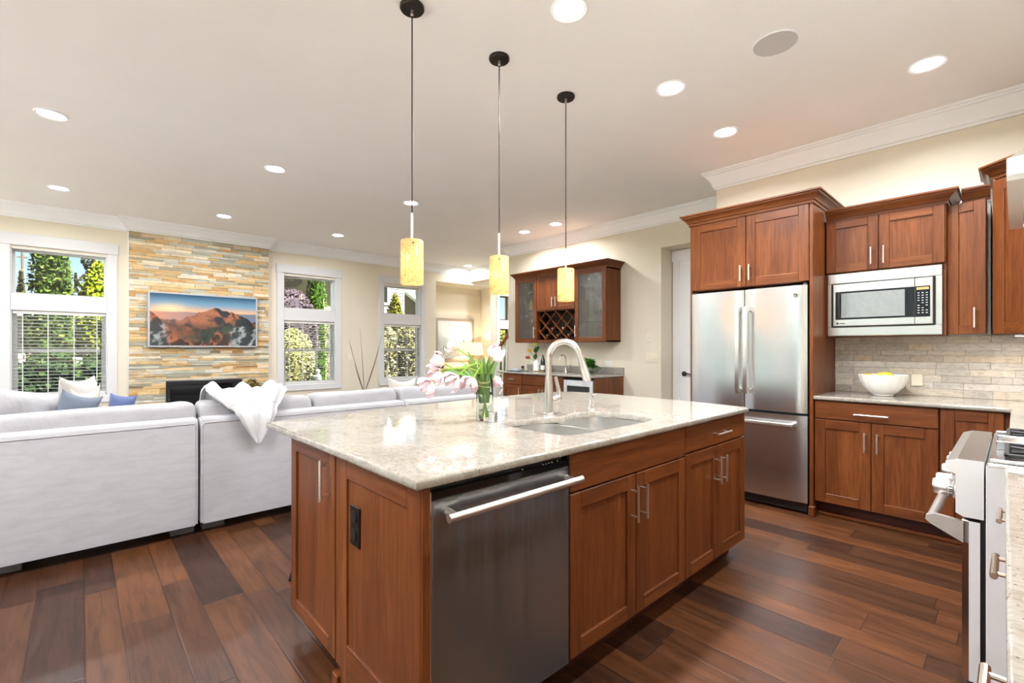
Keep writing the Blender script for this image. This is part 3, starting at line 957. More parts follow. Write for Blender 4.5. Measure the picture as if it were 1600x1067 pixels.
# ------------------------------------------------------------------ refrigerator wall
FR = lambda x: frame((x, 0, 0), (0, 1), (-1, 0))
t = thing('refrigerator', 'stainless french-door refrigerator framed by cherry cabinets', 'refrigerator', (4.38, 1.529, 0))
y0, y1 = 1.074, 1.985
m = MB(); m.box(4.11, 4.70, y0 + .006, y1 - .006, .045, 1.745, .004); m.build('body', M['dgrey'], t)
m = MB(); m.box(4.085, 4.70, y0 + .01, y1 - .01, .012, .045); m.box(4.078, 4.085, y0 + .01, y1 - .01, .02, .085); m.box(4.11, 4.16, y0 + .02, y0 + .06, 0, .02); m.box(4.11, 4.16, y1 - .06, y1 - .02, 0, .02)
m.build('kick_grille', M['black'], t)
def fdoor(ya, yb, za, zb, nm):
    # gently bowed steel front
    m = MB(); n = 10; prof = []
    for i in range(n + 1):
        s = i / n; yy = ya + (yb - ya) * s
        prof.append((4.046 - .012 * (1 - (2 * s - 1) ** 2) + (.010 if i in (0, n) else 0), yy))
    poly = [(4.10, ya)] + prof + [(4.10, yb)]
    m.prism(poly, 'z', za, zb); return m.build(nm, M['steel_f'], t, angle=40)
dl = fdoor(1.533, y1, .775, 1.757, 'door'); dr = fdoor(y0, 1.527, .775, 1.757, 'door'); dz = fdoor(y0, y1, .092, .755, 'freezer_drawer')
for o, yy in ((dl, 1.561), (dr, 1.497)):
    m = MB()
    za, zb = .905, 1.612; xx = 3.966
    m.prism([(xx, za + .03), (xx + .012, za), (4.040, za), (4.040, za + .028), (xx + .03, za + .045), (xx + .024, za + .06), (xx + .024, zb - .06), (xx + .03, zb - .045), (4.040, zb - .028), (4.040, zb), (xx + .012, zb), (xx, zb - .03)], 'y', yy - .014, yy + .014)
    m.build('handle', M['nickel'], o)
m = MB(); za = .684
ya, yb = 1.145, 1.915
m.box(3.968, 3.988, ya, yb, za - .012, za + .012, .004); m.box(3.97, 4.046, ya, ya + .03, za - .013, za + .013, .004); m.box(3.97, 4.046, yb - .03, yb, za - .013, za + .013, .004)
m.build('handle', M['nickel'], dz)
m = MB(); m.lathe([(0, -.003), (.017, -.003), (.019, 0), (.019, .004)], (4.0345, 1.147, 1.682), 24, axis='x'); bd = m.build('badge', M['chrome'], dr, label='round chrome monogram badge')
m = MB()
for (ry, rz, k) in ((.006, .011, 0), (.011, .006, 1)):
    m.tube([(4.0308, 1.147 + ry * math.cos(q), 1.682 + rz * math.sin(q)) for q in [2 * PI * i / 18 for i in range(15)]], .0012, 6)
m.build('monogram', M['dgrey'], bd)
for yy in (y0 + .004, y1 - .03):
    m = MB(); m.box(4.06, 4.105, yy, yy + .026, 1.757, 1.772, .003); m.build('hinge_cover', M['dgrey'], t)

t = thing('refrigerator_cabinet', 'cherry cabinet surround with two doors over the refrigerator', 'cabinet', (4.4, 1.52, 0))
F4 = FR(4.085)
m = MB(); m.box(4.088, 4.7195, 1.046, 2.01, 1.785, 2.395, .002); m.build('body', M['cherry_z'], t)
shaker(t, F4, 1.068, 1.522, 1.790, 2.372, 'y', (1.490, 1.90, .13, True), sw=.07)
shaker(t, F4, 1.527, 1.985, 1.790, 2.372, 'y', (1.560, 1.90, .13, True), sw=.07)
m = MB(); m.box(4.075, 4.7195, 1.042, 1.066, 0, 2.395, .002); m.box(4.055, 4.105, 1.030, 1.070, 0, .075, .004); m.build('side_panel', M['cherry_z'], t)
m = MB(); m.box(4.075, 4.7195, 1.989, 2.010, 0, 2.395, .002); m.build('side_panel', M['cherry_z'], t)
cornice(t, [(4.719, 1.042), (4.066, 1.042), (4.066, 2.012), (4.719, 2.012)], 2.375)

# upper cabinet and microwave
t = thing('microwave_cabinet', 'cherry upper cabinet with two short doors over the microwave', 'cabinet', (4.57, .70, 1.36))
F5 = FR(4.41)
m = MB(); m.box(4.413, 4.7195, .325, 1.036, 1.862, 2.296, .002)
m.box(4.413, 4.7195, .325, .340, 1.362, 1.862);
m.box(4.413, 4.7195, 1.024, 1.0415, 1.362, 1.862); m.box(4.413, 4.7195, .340, 1.024, 1.362, 1.368)
m.build('body', M['cherry_z'], t)
shaker(t, F5, .332, .696, 1.870, 2.276, 'y', (.664, 1.97, .13, True), sw=.062); shaker(t, F5, .700, 1.030, 1.870, 2.276, 'y', (.740, 1.97, .13, True), sw=.062)
cornice(t, [(4.719, .324), (4.396, .324), (4.396, 1.028)], 2.272)
t = thing('microwave_oven', 'stainless built-in microwave with wide trim frame under two short doors', 'microwave', (4.55, .69, 1.369))
m = MB(); ya, yb, za, zb = .343, 1.023, 1.3695, 1.860; xx = 4.395
fl = (.380, 1.014 - .018, 1.437, 1.782)
for bx in ((ya, yb, zb - (zb - fl[3]), zb), (ya, yb, za, fl[2])): m.box(xx, xx + .02, bx[0], bx[1], bx[2], bx[3], .004)
m.box(xx, xx + .02, ya, fl[0], fl[2], fl[3], .003); m.box(xx, xx + .02, fl[1], yb, fl[2], fl[3], .003)
m.build('trim_kit', M['steel'], t)
m = MB(); m.box(4.412, 4.70, .37, 1.0, 1.40, 1.83); m.build('body', M['black'], t)
m = MB(); xd = 4.388; a, c_, d_, e_ = .392, .984, 1.447, 1.776     # door block
m.box(xd, 4.41, a, .489, d_, e_, .003); mp = m.build('control_panel', M['steel'], t)
m = MB()
m.box(xd, 4.41, .4905, c_, d_, e_, .003); dd = m.build('door', M['steel'], t)
m = MB(); m.box(xd - .002, xd + .001, .4915, .968, 1.497, 1.716, .002); m.build('window', M['blackglass'], dd)
m = MB(); m.box(xd - .0028, xd - .0015, .545, .930, 1.511, 1.702); m.build('window_mesh_sheen', M['mesh_glass'], dd, label='paler grey inner window')  # mesh pane paled to stand for the reflection on its glass
m = MB(); m.tube([(xd - .006, .945, 1.505), (xd - .016, .945, 1.56), (xd - .018, .945, 1.607), (xd - .016, .945, 1.655), (xd - .006, .945, 1.708)], .012, 10); m.build('handle', M['dgrey'], dd)
m = MB(); m.box(xd - .002, xd + .001, .407, .488, 1.497, 1.716, .002); kp = m.build('keypad', M['blackglass'], mp)
m = MB(); m.box(xd - .003, xd - .001, .414, .480, 1.690, 1.708); m.build('display', emis('amber_display', S(214, 170, 70), .8, (.1, .1, .1)), kp)
m = MB()
for i in range(3):
    for j in range(9):
        if (i + j) % 7 == 6: continue
        yy = .425 + i * .022; zz = 1.668 - j * .0178
        m.box(xd - .0028, xd - .001, yy - .005, yy + .005, zz - .002, zz + .002)
m.build('button_marks', M['white'], kp)
m = MB(); m.box(xd - .002, xd + .001, .404, .476, 1.455, 1.483, .004); m.build('open_button', M['steel'], mp)
m = MB(); m.lathe([(0, -.002), (.008, -.002), (.008, .002)], (xd, .955, 1.468), 16, axis='x'); m.box(xd - .0015, xd + .001, .905, .94, 1.464, 1.470); m.build('badge', M['dgrey'], dd, label='small grey maker badge')

# narrow upper cabinet with its door ajar
t = thing('narrow_upper_cabinet', 'narrow cherry upper cabinet with its door ajar, beside the microwave', 'cabinet', (4.57, .2, 1.365))
m = MB(); k = .016
m.box(4.46, 4.7195, .321 - k, .321, 1.365, 2.262); m.box(4.46, 4.7195, .112, .112 + k, 1.365, 2.262); m.box(4.46, 4.7195, .128, .305, 1.365, 1.365 + k); m.box(4.46, 4.7195, .128, .305, 2.245, 2.262); m.box(4.46, 4.7195, .128, .305, 1.80, 1.815); m.box(4.70, 4.7195, .128, .305, 1.38, 2.27)
m.build('body', plain('cabinet_liner_grey', S(150, 152, 156), .5), t)
th = math.radians(17)
hx, hy = 4.455, .318
FA = frame((hx, hy, 0), (-math.sin(th), -math.cos(th)), (-math.cos(th), math.sin(th)))
shaker(t, FA, 0.0, .200, 1.368, 2.262, 'y', (.155, 1.478, .135, True), sw=.062)
cornice(t, [(4.455, .112), (4.455, .250)], 2.264)

# diagonal corner cabinet
t = thing('corner_upper_cabinet', 'tall cherry corner upper cabinet with angled door, near the range hood', 'cabinet', (4.4, -.25, 1.365))
P0, P1 = (4.42, .092), (4.00, -.328)
m = MB(); m.prism([(4.7195, .092), P0, P1, (4.00, Y_S + .001), (4.7195, Y_S + .001)], 'z', 1.365, 2.39); m.build('body', M['cherry_z'], t)
r2 = math.sqrt(.5)
FD = frame((P0[0], P0[1], 0), (-r2, -r2), (-r2, r2))
shaker(t, FD, .004, .588, 1.367, 2.37, 'y', (.55, 1.47, .13, True), sw=.075)
cornice(t, [(3.99, Y_S + .003), (3.99, -.328), (4.41, .102), (4.72, .102)], 2.378)

t = thing('under_cabinet_light', 'small cream light strip fixed under the corner upper cabinet', 'light', (4.36, .0, 1.35))
m = MB(FD); m.box(.10, .20, -.10, -.02, 1.350, 1.3645, .003); m.build('housing', M['ivory'], t)
m = MB(FD); m.box(.105, .195, -.095, -.025, 1.3485, 1.3498); m.build('lens', M['lens'], t)
l = lamp('strip_lamp', 'AREA', (0.0, -.08, -.006), 1.2, (1, .93, .84), shape='RECTANGLE', size=.09, size_y=.07); l.parent = t
# base cabinets
t = thing('base_cabinet', 'cherry base cabinet with one wide drawer over two doors, under the fruit bowl', 'cabinet', (4.4, .69, 0))
F6 = FR(4.118)
body(t, F6, .337, 1.040, .58, 0, .884, .112)
slab(t, F6, .341, 1.037, .745, .878, 'y', (.690, .797, .195, False))
shaker(t, F6, .341, .690, .118, .739, 'y', (.655, .605, .14, True), sw=.068); shaker(t, F6, .695, 1.037, .118, .739, 'y', (.726, .605, .14, True), sw=.068)
m = MB(); m.box(4.17, 4.192, .05, 1.040, 0, .028, .006); m.build('base_shoe', M['cherry_y'], t)
t = thing('corner_base_cabinet', 'cherry corner base cabinet with plain framed door behind the range', 'cabinet', (4.4, .15, 0))
body(t, F6, -.018, .334, .58, 0, .884, .112)
shaker(t, F6, .045, .332, .118, .878, 'y', None, sw=.068)
t = thing('range_side_cabinet', 'cherry base cabinet on the far side of the range', 'cabinet', (3.4, -.3, 0))
FS = frame((0, -.02, 0), (1, 0), (0, 1))
body(t, FS, 2.822, 4.10, .58, 0, .884, .11)
shaker(t, FS, 2.826, 3.45, .117, .878, 'x', (2.87, .70, .15, True)); shaker(t, FS, 3.455, 4.06, .117, .878, 'x', (4.02, .70, .15, True))

o = slab_with_hole('corner_countertop', [(4.078, 1.040), (4.078, .05), (4.048, .018), (2.818, .018), (2.818, Y_S + .001), (4.7195, Y_S + .001), (4.7195, 1.040)], None, .8845, .914, M['granite'], .005)
tag(o, 'cream granite corner countertop under the tile backsplash, holding the fruit bowl', 'countertop')

# stacked travertine backsplash
random.seed(11)
def cladding(mb, fr, a0, a1, z0, z1, rows, lens, pal, depth, gap=.0006, holes=()):
    z = z0
    while z < z1 - .004:
        h = random.choice(rows); 
        if z1 - (z + h) < min(rows) * .7: h = z1 - z
        a = a0 - random.random() * lens[0]
        while a < a1:
            L = random.uniform(*lens); s, e = max(a, a0), min(a + L, a1); a += L
            if e - s < .01: continue
            c = random.choice(pal); k = random.uniform(.90, 1.08)
            for (hs, he) in [(s, e)]:
                segs = [(hs, he)]
                for (ha, hb, hc, hd) in holes:
                    if z + h > hc + .001 and z < hd - .001:
                        segs = [q for u, v in segs for q in ((u, min(v, ha)), (max(u, hb), v)) if q[1] - q[0] > .006]
                for u, v in segs:
                    mb.col = tuple(x * k for x in c)
                    mb.box(u + gap, v - gap, 0, random.uniform(*depth), z + gap, z + h - gap, .0012)
        z += h
mb = MB(frame((4.7195, 0, 0), (0, 1), (-1, 0)))
pal = [tuple(a * .5 + b_ * .5 for a, b_ in zip(c, S(200, 190, 176))) for c in [S(208, 196, 178), S(198, 192, 185), S(184, 180, 176), S(214, 198, 172), S(192, 188, 184), S(202, 196, 188), S(220, 212, 200), S(176, 170, 164), S(208, 190, 166)]]
cladding(mb, None, -.30, 1.041, .914, 1.364, (.052, .05, .036, .056), (.1, .38), pal, (.012, .02))
mb.col = (.4, .38, .35); mb.box(-.30, 1.041, 0, .011, .914, 1.364)
o = mb.build('tile_backsplash', M['splash'], None); tag(o, 'split-face travertine tile backsplash over the corner countertop', 'backsplash')
mb = MB(frame((0, Y_S + .0005, 0), (1, 0), (0, 1)))
cladding(mb, None, .45, 4.70, .914, 1.364, (.05, .075, .04, .06), (.12, .42), pal, (.012, .022))
mb.col = (.4, .38, .35); mb.box(.45, 4.70, 0, .011, .914, 1.364)
o = mb.build('tile_backsplash', M['splash'], None); tag(o, 'split-face travertine tile backsplash behind the range', 'backsplash')
t = thing('wall_outlet', 'pale outlet on the tile backsplash beside the white fruit bowl', 'outlet', (4.697, .40, .99))
m = MB(FR(4.699)); m.box(.478, .545, 0, .006, .985, 1.075, .003); o = m.build('cover_plate', M['ivory'], t)
m = MB(FR(4.699)); m.box(.498, .525, .006, .008, .997, 1.020, .002); m.box(.498, .525, .006, .008, 1.040, 1.063, .002); m.build('socket', M['ivory'], o)

# scalloped fruit bowl
bx, by = 4.462, .683
t = thing('fruit_bowl', 'white scalloped bowl of fruit on the corner countertop', 'bowl', (bx, by, .914))
m = MB()
wob = lambda q, h: 1 + .022 * abs(math.cos(q * 8)) * min(1, max(0, (h - .93) / .05))
m.lathe([(0, .9145), (.058, .9145), (.064, .918), (.064, .926), (.090, .945), (.122, .985), (.142, 1.03), (.150, 1.072), (.147, 1.074), (.138, 1.03), (.116, .988), (.085, .952), (.05, .936), (0, .934)], (bx, by, 0), 96, wob=wob)
m.build('bowl', plain('white_glazed_ceramic', S(244, 242, 238), .18, var=.01), t, angle=50)
def fruit(nm, lab, c, r, cols, tilt, cat):
    m = MB(); rot = Matrix.Rotation(tilt, 3, 'X') @ Matrix.Rotation(.4, 3, 'Y')
    m.ell(c, r, 20, 14, rot)
    g = G('skin_of_' + nm); f = g.noise(g.coords(), 9, 3)
    g.set(color=g.ramp(f, [(.35, cols[0]), (.5, cols[1]), (.68, cols[2])]), rough=.35)
    o = m.build(nm, g.m, None); tag(o, lab, cat, 'fruit in the white bowl')
fruit('mango', 'orange and green mango in the white bowl, nearest the refrigerator', (bx - .03, by + .080, 1.043), (.040, .054, .038), (S(150, 150, 40), S(226, 160, 50), S(220, 120, 40)), .2, 'fruit')
fruit('lemon', 'large yellow fruit in the middle of the white bowl', (bx - .01, by - .012, 1.052), (.044, .062, .042), (S(232, 200, 40), S(240, 212, 60), S(216, 204, 70)), -.1, 'fruit')
fruit('avocado', 'green fruit in the white bowl, beside the yellow one', (bx - .055, by - .072, 1.042), (.036, .046, .032), (S(70, 100, 30), S(100, 128, 40), S(150, 160, 50)), .1, 'fruit')
fruit('mango', 'yellow mango low at the back of the white bowl', (bx + .072, by + .01, 1.012), (.038, .05, .036), (S(226, 160, 50), S(240, 200, 60), S(220, 130, 40)), .1, 'fruit')

# wooden bowl and white dish at the frame edge
t = thing('wooden_bowl', 'small brown wooden bowl on the corner countertop near the range', 'bowl', (4.40, -.115, .914))
m = MB(); m.lathe([(0, 0), (.03, 0), (.045, .012), (.066, .038), (.078, .066), (.074, .067), (.060, .040), (.04, .018), (0, .010)], (4.40, -.115, .9145), 28); m.build('bowl', wood('turned_wood', 'x', S(110, 60, 26), S(160, 92, 40), S(190, 120, 60)), t)
t = thing('white_dish', 'white dish with blue rim beside the range', 'dish', (3.33, -.10, .914))
m = MB(); m.lathe([(0, 0), (.035, 0), (.06, .014), (.078, .03), (.075, .032), (.055, .018), (0, .008)], (3.33, -.108, .9145), 28); m.build('dish', M['white'], t)
m = MB(); m.tube([(3.33 + .0765 * math.cos(q), -.108 + .0765 * math.sin(q), .9465) for q in [2 * PI * k / 28 for k in range(29)]], .003, 6); m.build('rim_line', plain('blue_glaze', S(110, 116, 160), .3), t)

# ------------------------------------------------------------------ range
t = thing('gas_range', 'stainless slide-in gas range with knobs and black grates', 'range', (2.43, -.27, 0))
X0, X1 = 2.052, 2.808
m = MB(); m.box(X0, X1, -.60, .062, .03, .905, .002); m.box(X0 + .03, X0 + .08, -.05, .0, 0, .03); m.box(X1 - .08, X1 - .03, -.05, 0, 0, .03); m.box(X0 + .03, X0 + .08, -.58, -.53, 0, .03); m.box(X1 - .08, X1 - .03, -.58, -.53, 0, .03)
m.build('body', M['paint_s'], t)
m = MB(); cpoly = [(.066, .919), (.126, .919), (.153, .908), (.156, .884), (.130, .870), (.130, .748), (.112, .738), (.066, .738)]
m.prism(cpoly, 'x', X0 + .0015, X1 - .0015); cp = m.build('control_panel', M['steel'], t, angle=20)
for (xa, xb) in ((X0, X0 + .0014), (X1 - .0014, X1)):
    m = MB(); m.prism(cpoly, 'x', xa, xb); m.build('end_cap', M['paint_s'], cp)
kx = [2.135, 2.235, 2.43, 2.625, 2.725]
for x in kx:
    m = MB(); m.lathe([(0, 0), (.034, 0), (.034, .008), (.029, .012), (.0285, .024), (.026, .026), (.026, .057), (.023, .062), (0, .062)], (x, .129, .806), 24, axis='y')
    kb = m.build('knob', M['nickel'], cp)
    m = MB()
    for q in (-.9, -.6, -.3, .0, .3): m.box(x - .0292 * math.cos(q) - .001, x - .0292 * math.cos(q) + .001, .1415, .150, .806 + .0292 * math.sin(q) - .0016, .806 + .0292 * math.sin(q) + .0016)
    m.build('dial_mark', M['dgrey'], kb)
m = MB(); m.prism([(X0, .074), (X1, .074), (X1, .100), (X1 - .018, .116), (X0 + .018, .116), (X0, .100)], 'z', .225, .728); od = m.build('oven_door', M['steel'], t, angle=20)
m = MB(); m.box(X0 - .0012, X0 - .0002, .0745, .0995, .226, .727); m.build('door_edge', M['paint_s'], od)
m = MB(); m.box(X0 + .12, X1 - .12, .114, .119, .33, .60, .003); m.build('window', M['blackglass'], od)
m = MB(); m.tube([(X0 + .012, .188, .712), (X1 - .012, .188, .712)], .014, 14)
for a in (X0 + .010, X1 - .010):
    m.prism([(.112, .655), (.112, .722), (.180, .730), (.201, .722), (.203, .708), (.190, .696)], 'x', a - .010, a + .010)
m.build('handle', M['nickel'], od)
m = MB(); m.prism([(X0, .074), (X1, .074), (X1, .100), (X1 - .018, .112), (X0 + .018, .112), (X0, .100)], 'z', .05, .205); m.build('storage_drawer', M['steel'], t, angle=20)
m = MB(); m.box(X0 + .004, X1 - .004, .062, .074, .05, .738); m.build('door_gasket', M['black'], t)
m = MB(); m.box(X0 - .002, X1 + .002, -.60, .060, .905, .918, .003); top = m.build('cooktop', M['steel'], t)
for (x0, x1) in ((2.085, 2.345), (2.515, 2.775)):
    m = MB(); m.box(x0, x1, -.52, .022, .9182, .9205); bs = m.build('burner_well', M['black'], top)
    for yy in (-.385, -.115):
        m = MB(); m.lathe([(0, 0), (.05, 0), (.05, .012), (.036, .014), (.036, .02), (0, .021)], ((x0 + x1) / 2, yy, .9206), 24); m.build('burner', M['iron'], bs)
    m = MB(); z0, z1 = .936, .948
    for yy in (-.52, -.255, .012): m.box(x0, x1, yy, yy + .012, z0, z1, .003)
    for xx in (x0, x1 - .012): m.box(xx, xx + .012, -.52, .024, z0, z1, .003)
    for yc in (-.385, -.115):
        for k in range(8):
            q = 2 * PI * k / 8 + PI / 8; cx = (x0 + x1) / 2
            e = .155
            ex, ey = cx + max(-.12, min(.12, e * math.cos(q))), yc + max(-.125, min(.125, e * math.sin(q)))
            m.tube([(cx + .03 * math.cos(q), yc + .03 * math.sin(q), .942), (ex, ey, .942)], .0055, 6)
    for xx in (x0 + .006, x1 - .006):
        for yy in (-.51, .016): m.box(xx - .006, xx + .006, yy - .006, yy + .006, .9205, .940)
    m.build('grate', M['iron'], t)
m = MB(); m.box(2.352, 2.508, -.52, .035, .9185, .944, .004); m.build('center_griddle', M['steel'], t)
m = MB(); m.box(2.056, 2.080, -.56, .055, .9185, .931, .004); m.box(2.780, 2.804, -.56, .055, .9185, .931, .004); m.box(2.346, 2.351, -.53, .045, .9185, .949, .002); m.box(2.509, 2.514, -.53, .045, .9185, .949, .002); m.build('edge_rail', M['steel'], t)

# hood
t = thing('range_hood', 'stainless canopy range hood high over the gas range', 'range hood', (2.45, -.3, 1.77))
m = MB(); m.box(2.052, 2.90, -.60, .018, 1.790, 1.845, .003); lip = m.build('lip', M['paint_s'], t)  # steel lip painted pale for the ceiling and wall it reflects
m = MB(); m.prism([(-.60, 1.846), (.012, 1.846), (-.30, 2.05), (-.60, 2.05)], 'x', 2.056, 2.896); m.build('canopy', M['steel'], t)
m = MB(); m.box(2.32, 2.62, -.60, -.32, 2.051, ZC - .001); m.build('chimney', M['steel'], t)
m = MB(); m.box(2.052, 2.90, -.02, .018, 1.775, 1.7895); m.box(2.052, 2.085, -.60, -.021, 1.775, 1.7895); m.box(2.867, 2.90, -.60, -.021, 1.775, 1.7895); m.build('rim', M['steel'], t)
m = MB(); m.box(2.086, 2.866, -.60, -.021, 1.781, 1.7895); fp = m.build('filter_panel', M['steel'], t)
for xx in (2.25, 2.70):
    m = MB(); m.lathe([(0, -.002), (.03, -.002), (.032, 0)], (xx, -.10, 1.781), 20); m.build('hood_lens', M['lens'], fp)
    l = lamp('hood_lamp', 'AREA', (xx - 2.45, -.10 + .3, 1.777 - 1.77), 1.5, (1, .94, .86), shape='DISK', size=.05); l.parent = t

# near counter beside the camera
t = thing('near_base_cabinet', 'base cabinet with brass-toned bar pulls beside the range, mostly out of frame', 'cabinet', (1.25, -.3, 0))
FN = frame((0, -.022, 0), (1, 0), (0, 1))
body(t, FN, .46, 2.044, .575, 0, .884, .11)
brz = plain('champagne_metal', (0.72, 0.60, 0.50), .25, 1.0, var=.03)
for (a0, a1) in ((.465, 1.185), (1.19, 1.70), (1.705, 2.042)):
    o = slab(t, FN, a0, a1, .735, .878, 'x')
    bar_pull(o, FN, {.465: .90, 1.19: 1.44, 1.705: 1.885}[a0], .805, .14, False, .02, .032, .0065, brz)
    o = shaker(t, FN, a0, a1, .117, .729, 'x')
    if a0 < 1: bar_pull(o, FN, .99, .62, .15, True, .02, .032, .0065, brz)
o = slab_with_hole('near_countertop', [(.455, Y_S + .001), (2.046, Y_S + .001), (2.046, .022), (.455, .003)], None, .8845, .914, M['granite'], .005)
tag(o, 'cream granite countertop beside the near side of the range', 'countertop')
# ------------------------------------------------------------------ wet bar
FB = FR(5.22)
t = thing('bar_wall_cabinet', 'cherry wall cabinet with two glass doors and a lattice wine rack over the wet bar', 'cabinet', (5.38, 4.64, 1.36))
k = .018
m = MB()
for y in (3.752, 4.288, 5.052, 5.520): m.box(5.222, 5.549, y, y + k, 1.365, 2.385)
m.box(5.222, 5.549, 3.752, 5.538, 2.367, 2.385); m.box(5.222, 5.549, 3.752, 5.538, 1.365, 1.383); m.box(5.222, 5.549, 4.306, 5.052, 1.838, 1.856)
m.box(5.535, 5.549, 3.77, 5.52, 1.383, 2.367)
m.box(5.222, 5.30, 4.306, 5.052, 1.383, 1.405)
m.build('body', M['cherry_z'], t)
m = MB(); m.box(5.46, 5.534, 4.307, 5.051, 1.384, 1.837); m.box(5.29, 5.46, 4.3065, 4.312, 1.406, 1.837); m.box(5.29, 5.46, 5.046, 5.0515, 1.406, 1.837); m.box(5.305, 5.46, 4.312, 5.046, 1.3835, 1.388); m.box(5.29, 5.46, 4.312, 5.046, 1.832, 1.8375); m.build('rack_dark_inside', M['black'], t)  # black sheets make the inside of the rack dark
shaker(t, FB, 3.752, 4.292, 1.367, 2.383, 'y', (4.262, 1.52, .17, True), 'glass_door', sw=.064, glass=M['seedy'])
shaker(t, FB, 5.056, 5.538, 1.367, 2.383, 'y', (5.085, 1.52, .17, True), 'glass_door', sw=.064, glass=M['seedy'])
shaker(t, FB, 4.298, 4.672, 1.850, 2.383, 'y', (4.640, 1.97, .15, True), sw=.058); shaker(t, FB, 4.676, 5.050, 1.850, 2.383, 'y', (4.708, 1.97, .15, True), sw=.058)
m = MB(); y0, y1, z0, z1 = 4.308, 5.050, 1.406, 1.836
sp = .2108; th = .005
cy, cz = (y0 + y1) / 2, (z0 + z1) / 2
def lattice(sg):
    for i in range(-6, 7):
        # strip through (cy + i*sp, cz) with slope sg*1.2
        sl = .95 * sg; pts = []
        def yz(z): return cy + i * sp * 1.02 + (z - cz) / sl
        za, zb = z0, z1
        ya, yb = yz(za), yz(zb)
        if ya < y0: za = cz + (y0 - cy - i * sp * 1.02) * sl; ya = y0
        if ya > y1: za = cz + (y1 - cy - i * sp * 1.02) * sl; ya = y1
        if yb < y0: zb = cz + (y0 - cy - i * sp * 1.02) * sl; yb = y0
        if yb > y1: zb = cz + (y1 - cy - i * sp * 1.02) * sl; yb = y1
        if za < z0 - .001 or za > z1 or zb > z1 + .001 or zb < z0 or zb - za < .03: continue
        d = Vector((yb - ya, zb - za)).normalized(); n = Vector((-d.y, d.x)) * th
        m.prism([(ya - n.x, za - n.y), (yb - n.x, zb - n.y), (yb + n.x, zb + n.y), (ya + n.x, za + n.y)], 'x', 5.228 if sg > 0 else 5.232, 5.285)
lattice(1); lattice(-1)
m.build('wine_lattice', M['cherry_y'], t, label='diamond lattice of the wine rack')
for (ya, yb, zz) in ((3.772, 4.286, 1.66), (3.772, 4.286, 1.98), (5.072, 5.518, 1.585), (5.072, 5.518, 1.885)):
    m = MB(); m.box(5.26, 5.532, ya, yb, zz - .008, zz - .001); m.build('glass_shelf', M['shelfglass'], t)
cornice(t, [(5.549, 3.748), (5.212, 3.748), (5.212, 5.542), (5.549, 5.542)], 2.384)

def bottle(nm, lab, x, y, z, prof, mt, cap, group, lay=False, cat='bottle'):
    t = thing(nm, lab, cat, (x, y, z), group)
    m = MB(); m.lathe(prof, (x, y, z + .0005), 20) if not lay else m.lathe(prof, (x, y, z), 20, axis='x')
    m.build('glass_body', mt, t)
    h = prof[-1][1]
    m = MB()
    cp = [(0, h + .0006), (cap[0], h + .0006), (cap[0], h + cap[1]), (0, h + cap[1])]
    if lay: cp = [(r, prof[0][1] - .0006 - (hh - h)) for r, hh in cp]
    m.lathe(cp, (x, y, z + .0005) if not lay else (x, y, z), 16, axis='x' if lay else 'z')
    m.build('cap', cap[2], t)
    return t
LIQ = [(0, 0), (.038, 0), (.040, .01), (.040, .10), (.034, .125), (.016, .135), (.014, .165), (0, .165)]
bottle('liquor_bottle', 'squat amber liquor bottle on the upper glass shelf of the bar wall cabinet', 5.36, 5.33, 1.885, LIQ, M['amber'], (.020, .034, M['chrome']), 'bottles in the bar cabinet')
bottle('liquor_bottle', 'clear spirit bottle on the upper glass shelf, beside the amber one', 5.37, 5.18, 1.885, [(r * .95, h * .92) for r, h in LIQ], M['shelfglass'], (.018, .03, M['white']), 'bottles in the bar cabinet')
WB = [(0, 0), (.036, 0), (.037, .01), (.037, .17), (.030, .20), (.014, .225), (.0135, .255), (0, .255)]
bottle('wine_bottle', 'upright dark wine bottle with white neck foil, behind the larger glass door', 5.38, 3.93, 1.98, WB, M['bottle'], (.0155, .06, M['white']), 'bottles in the bar cabinet')
def wineglass(x, y, z, lab):
    m = MB(); m.lathe([(0, 0), (.030, 0), (.031, .002), (.005, .006), (.004, .07), (.018, .085), (.033, .115), (.034, .14), (.029, .175), (.028, .175), (.032, .14), (.031, .116), (.016, .088), (0, .082)], (x, y, z + .0005), 18)
    o = m.build('wine_glass', M['shelfglass'], None)
    return tag(o, lab, 'glass', 'wine glasses in the bar cabinet')
gl_lab = 'stemmed glass behind the rippled glass of the smaller cabinet door'
for yy in (5.13, 5.21, 5.30): wineglass(5.38, yy, 1.585, gl_lab)
for o in [q for q in COL.objects if q.name.startswith('wine_glass')]: o['group'] = 'stemmed glasses behind the smaller glass door'
for yy in (3.83, 3.90, 3.98, 4.05):
    o = wineglass(5.38, yy, 1.66, 'stemmed glass behind the rippled glass of the larger cabinet door'); o['group'] = 'stemmed glasses behind the larger glass door'
LAY = [(0, 0), (.0145, .0), (.0145, .05), (.034, .09), (.036, .10), (.036, .135), (0, .135)]
# necks point out of the rack; each lies in the cradle of two strips
for (i, j), nm in zip([(4.464, 1.476), (4.679, 1.476), (4.894, 1.476), (4.571, 1.578), (4.786, 1.578)], ('nearest the larger glass door, lowest row', 'in the middle, lowest row', 'nearest the smaller glass door, lowest row', 'nearest the larger glass door, second row', 'nearest the smaller glass door, second row')):
    bottle('wine_bottle', 'wine bottle lying in the lattice rack, ' + nm, 5.30, i, j, LAY, M['bottle'], (.0155, .035, M['chrome']), 'wine bottles in the lattice rack', lay=True)

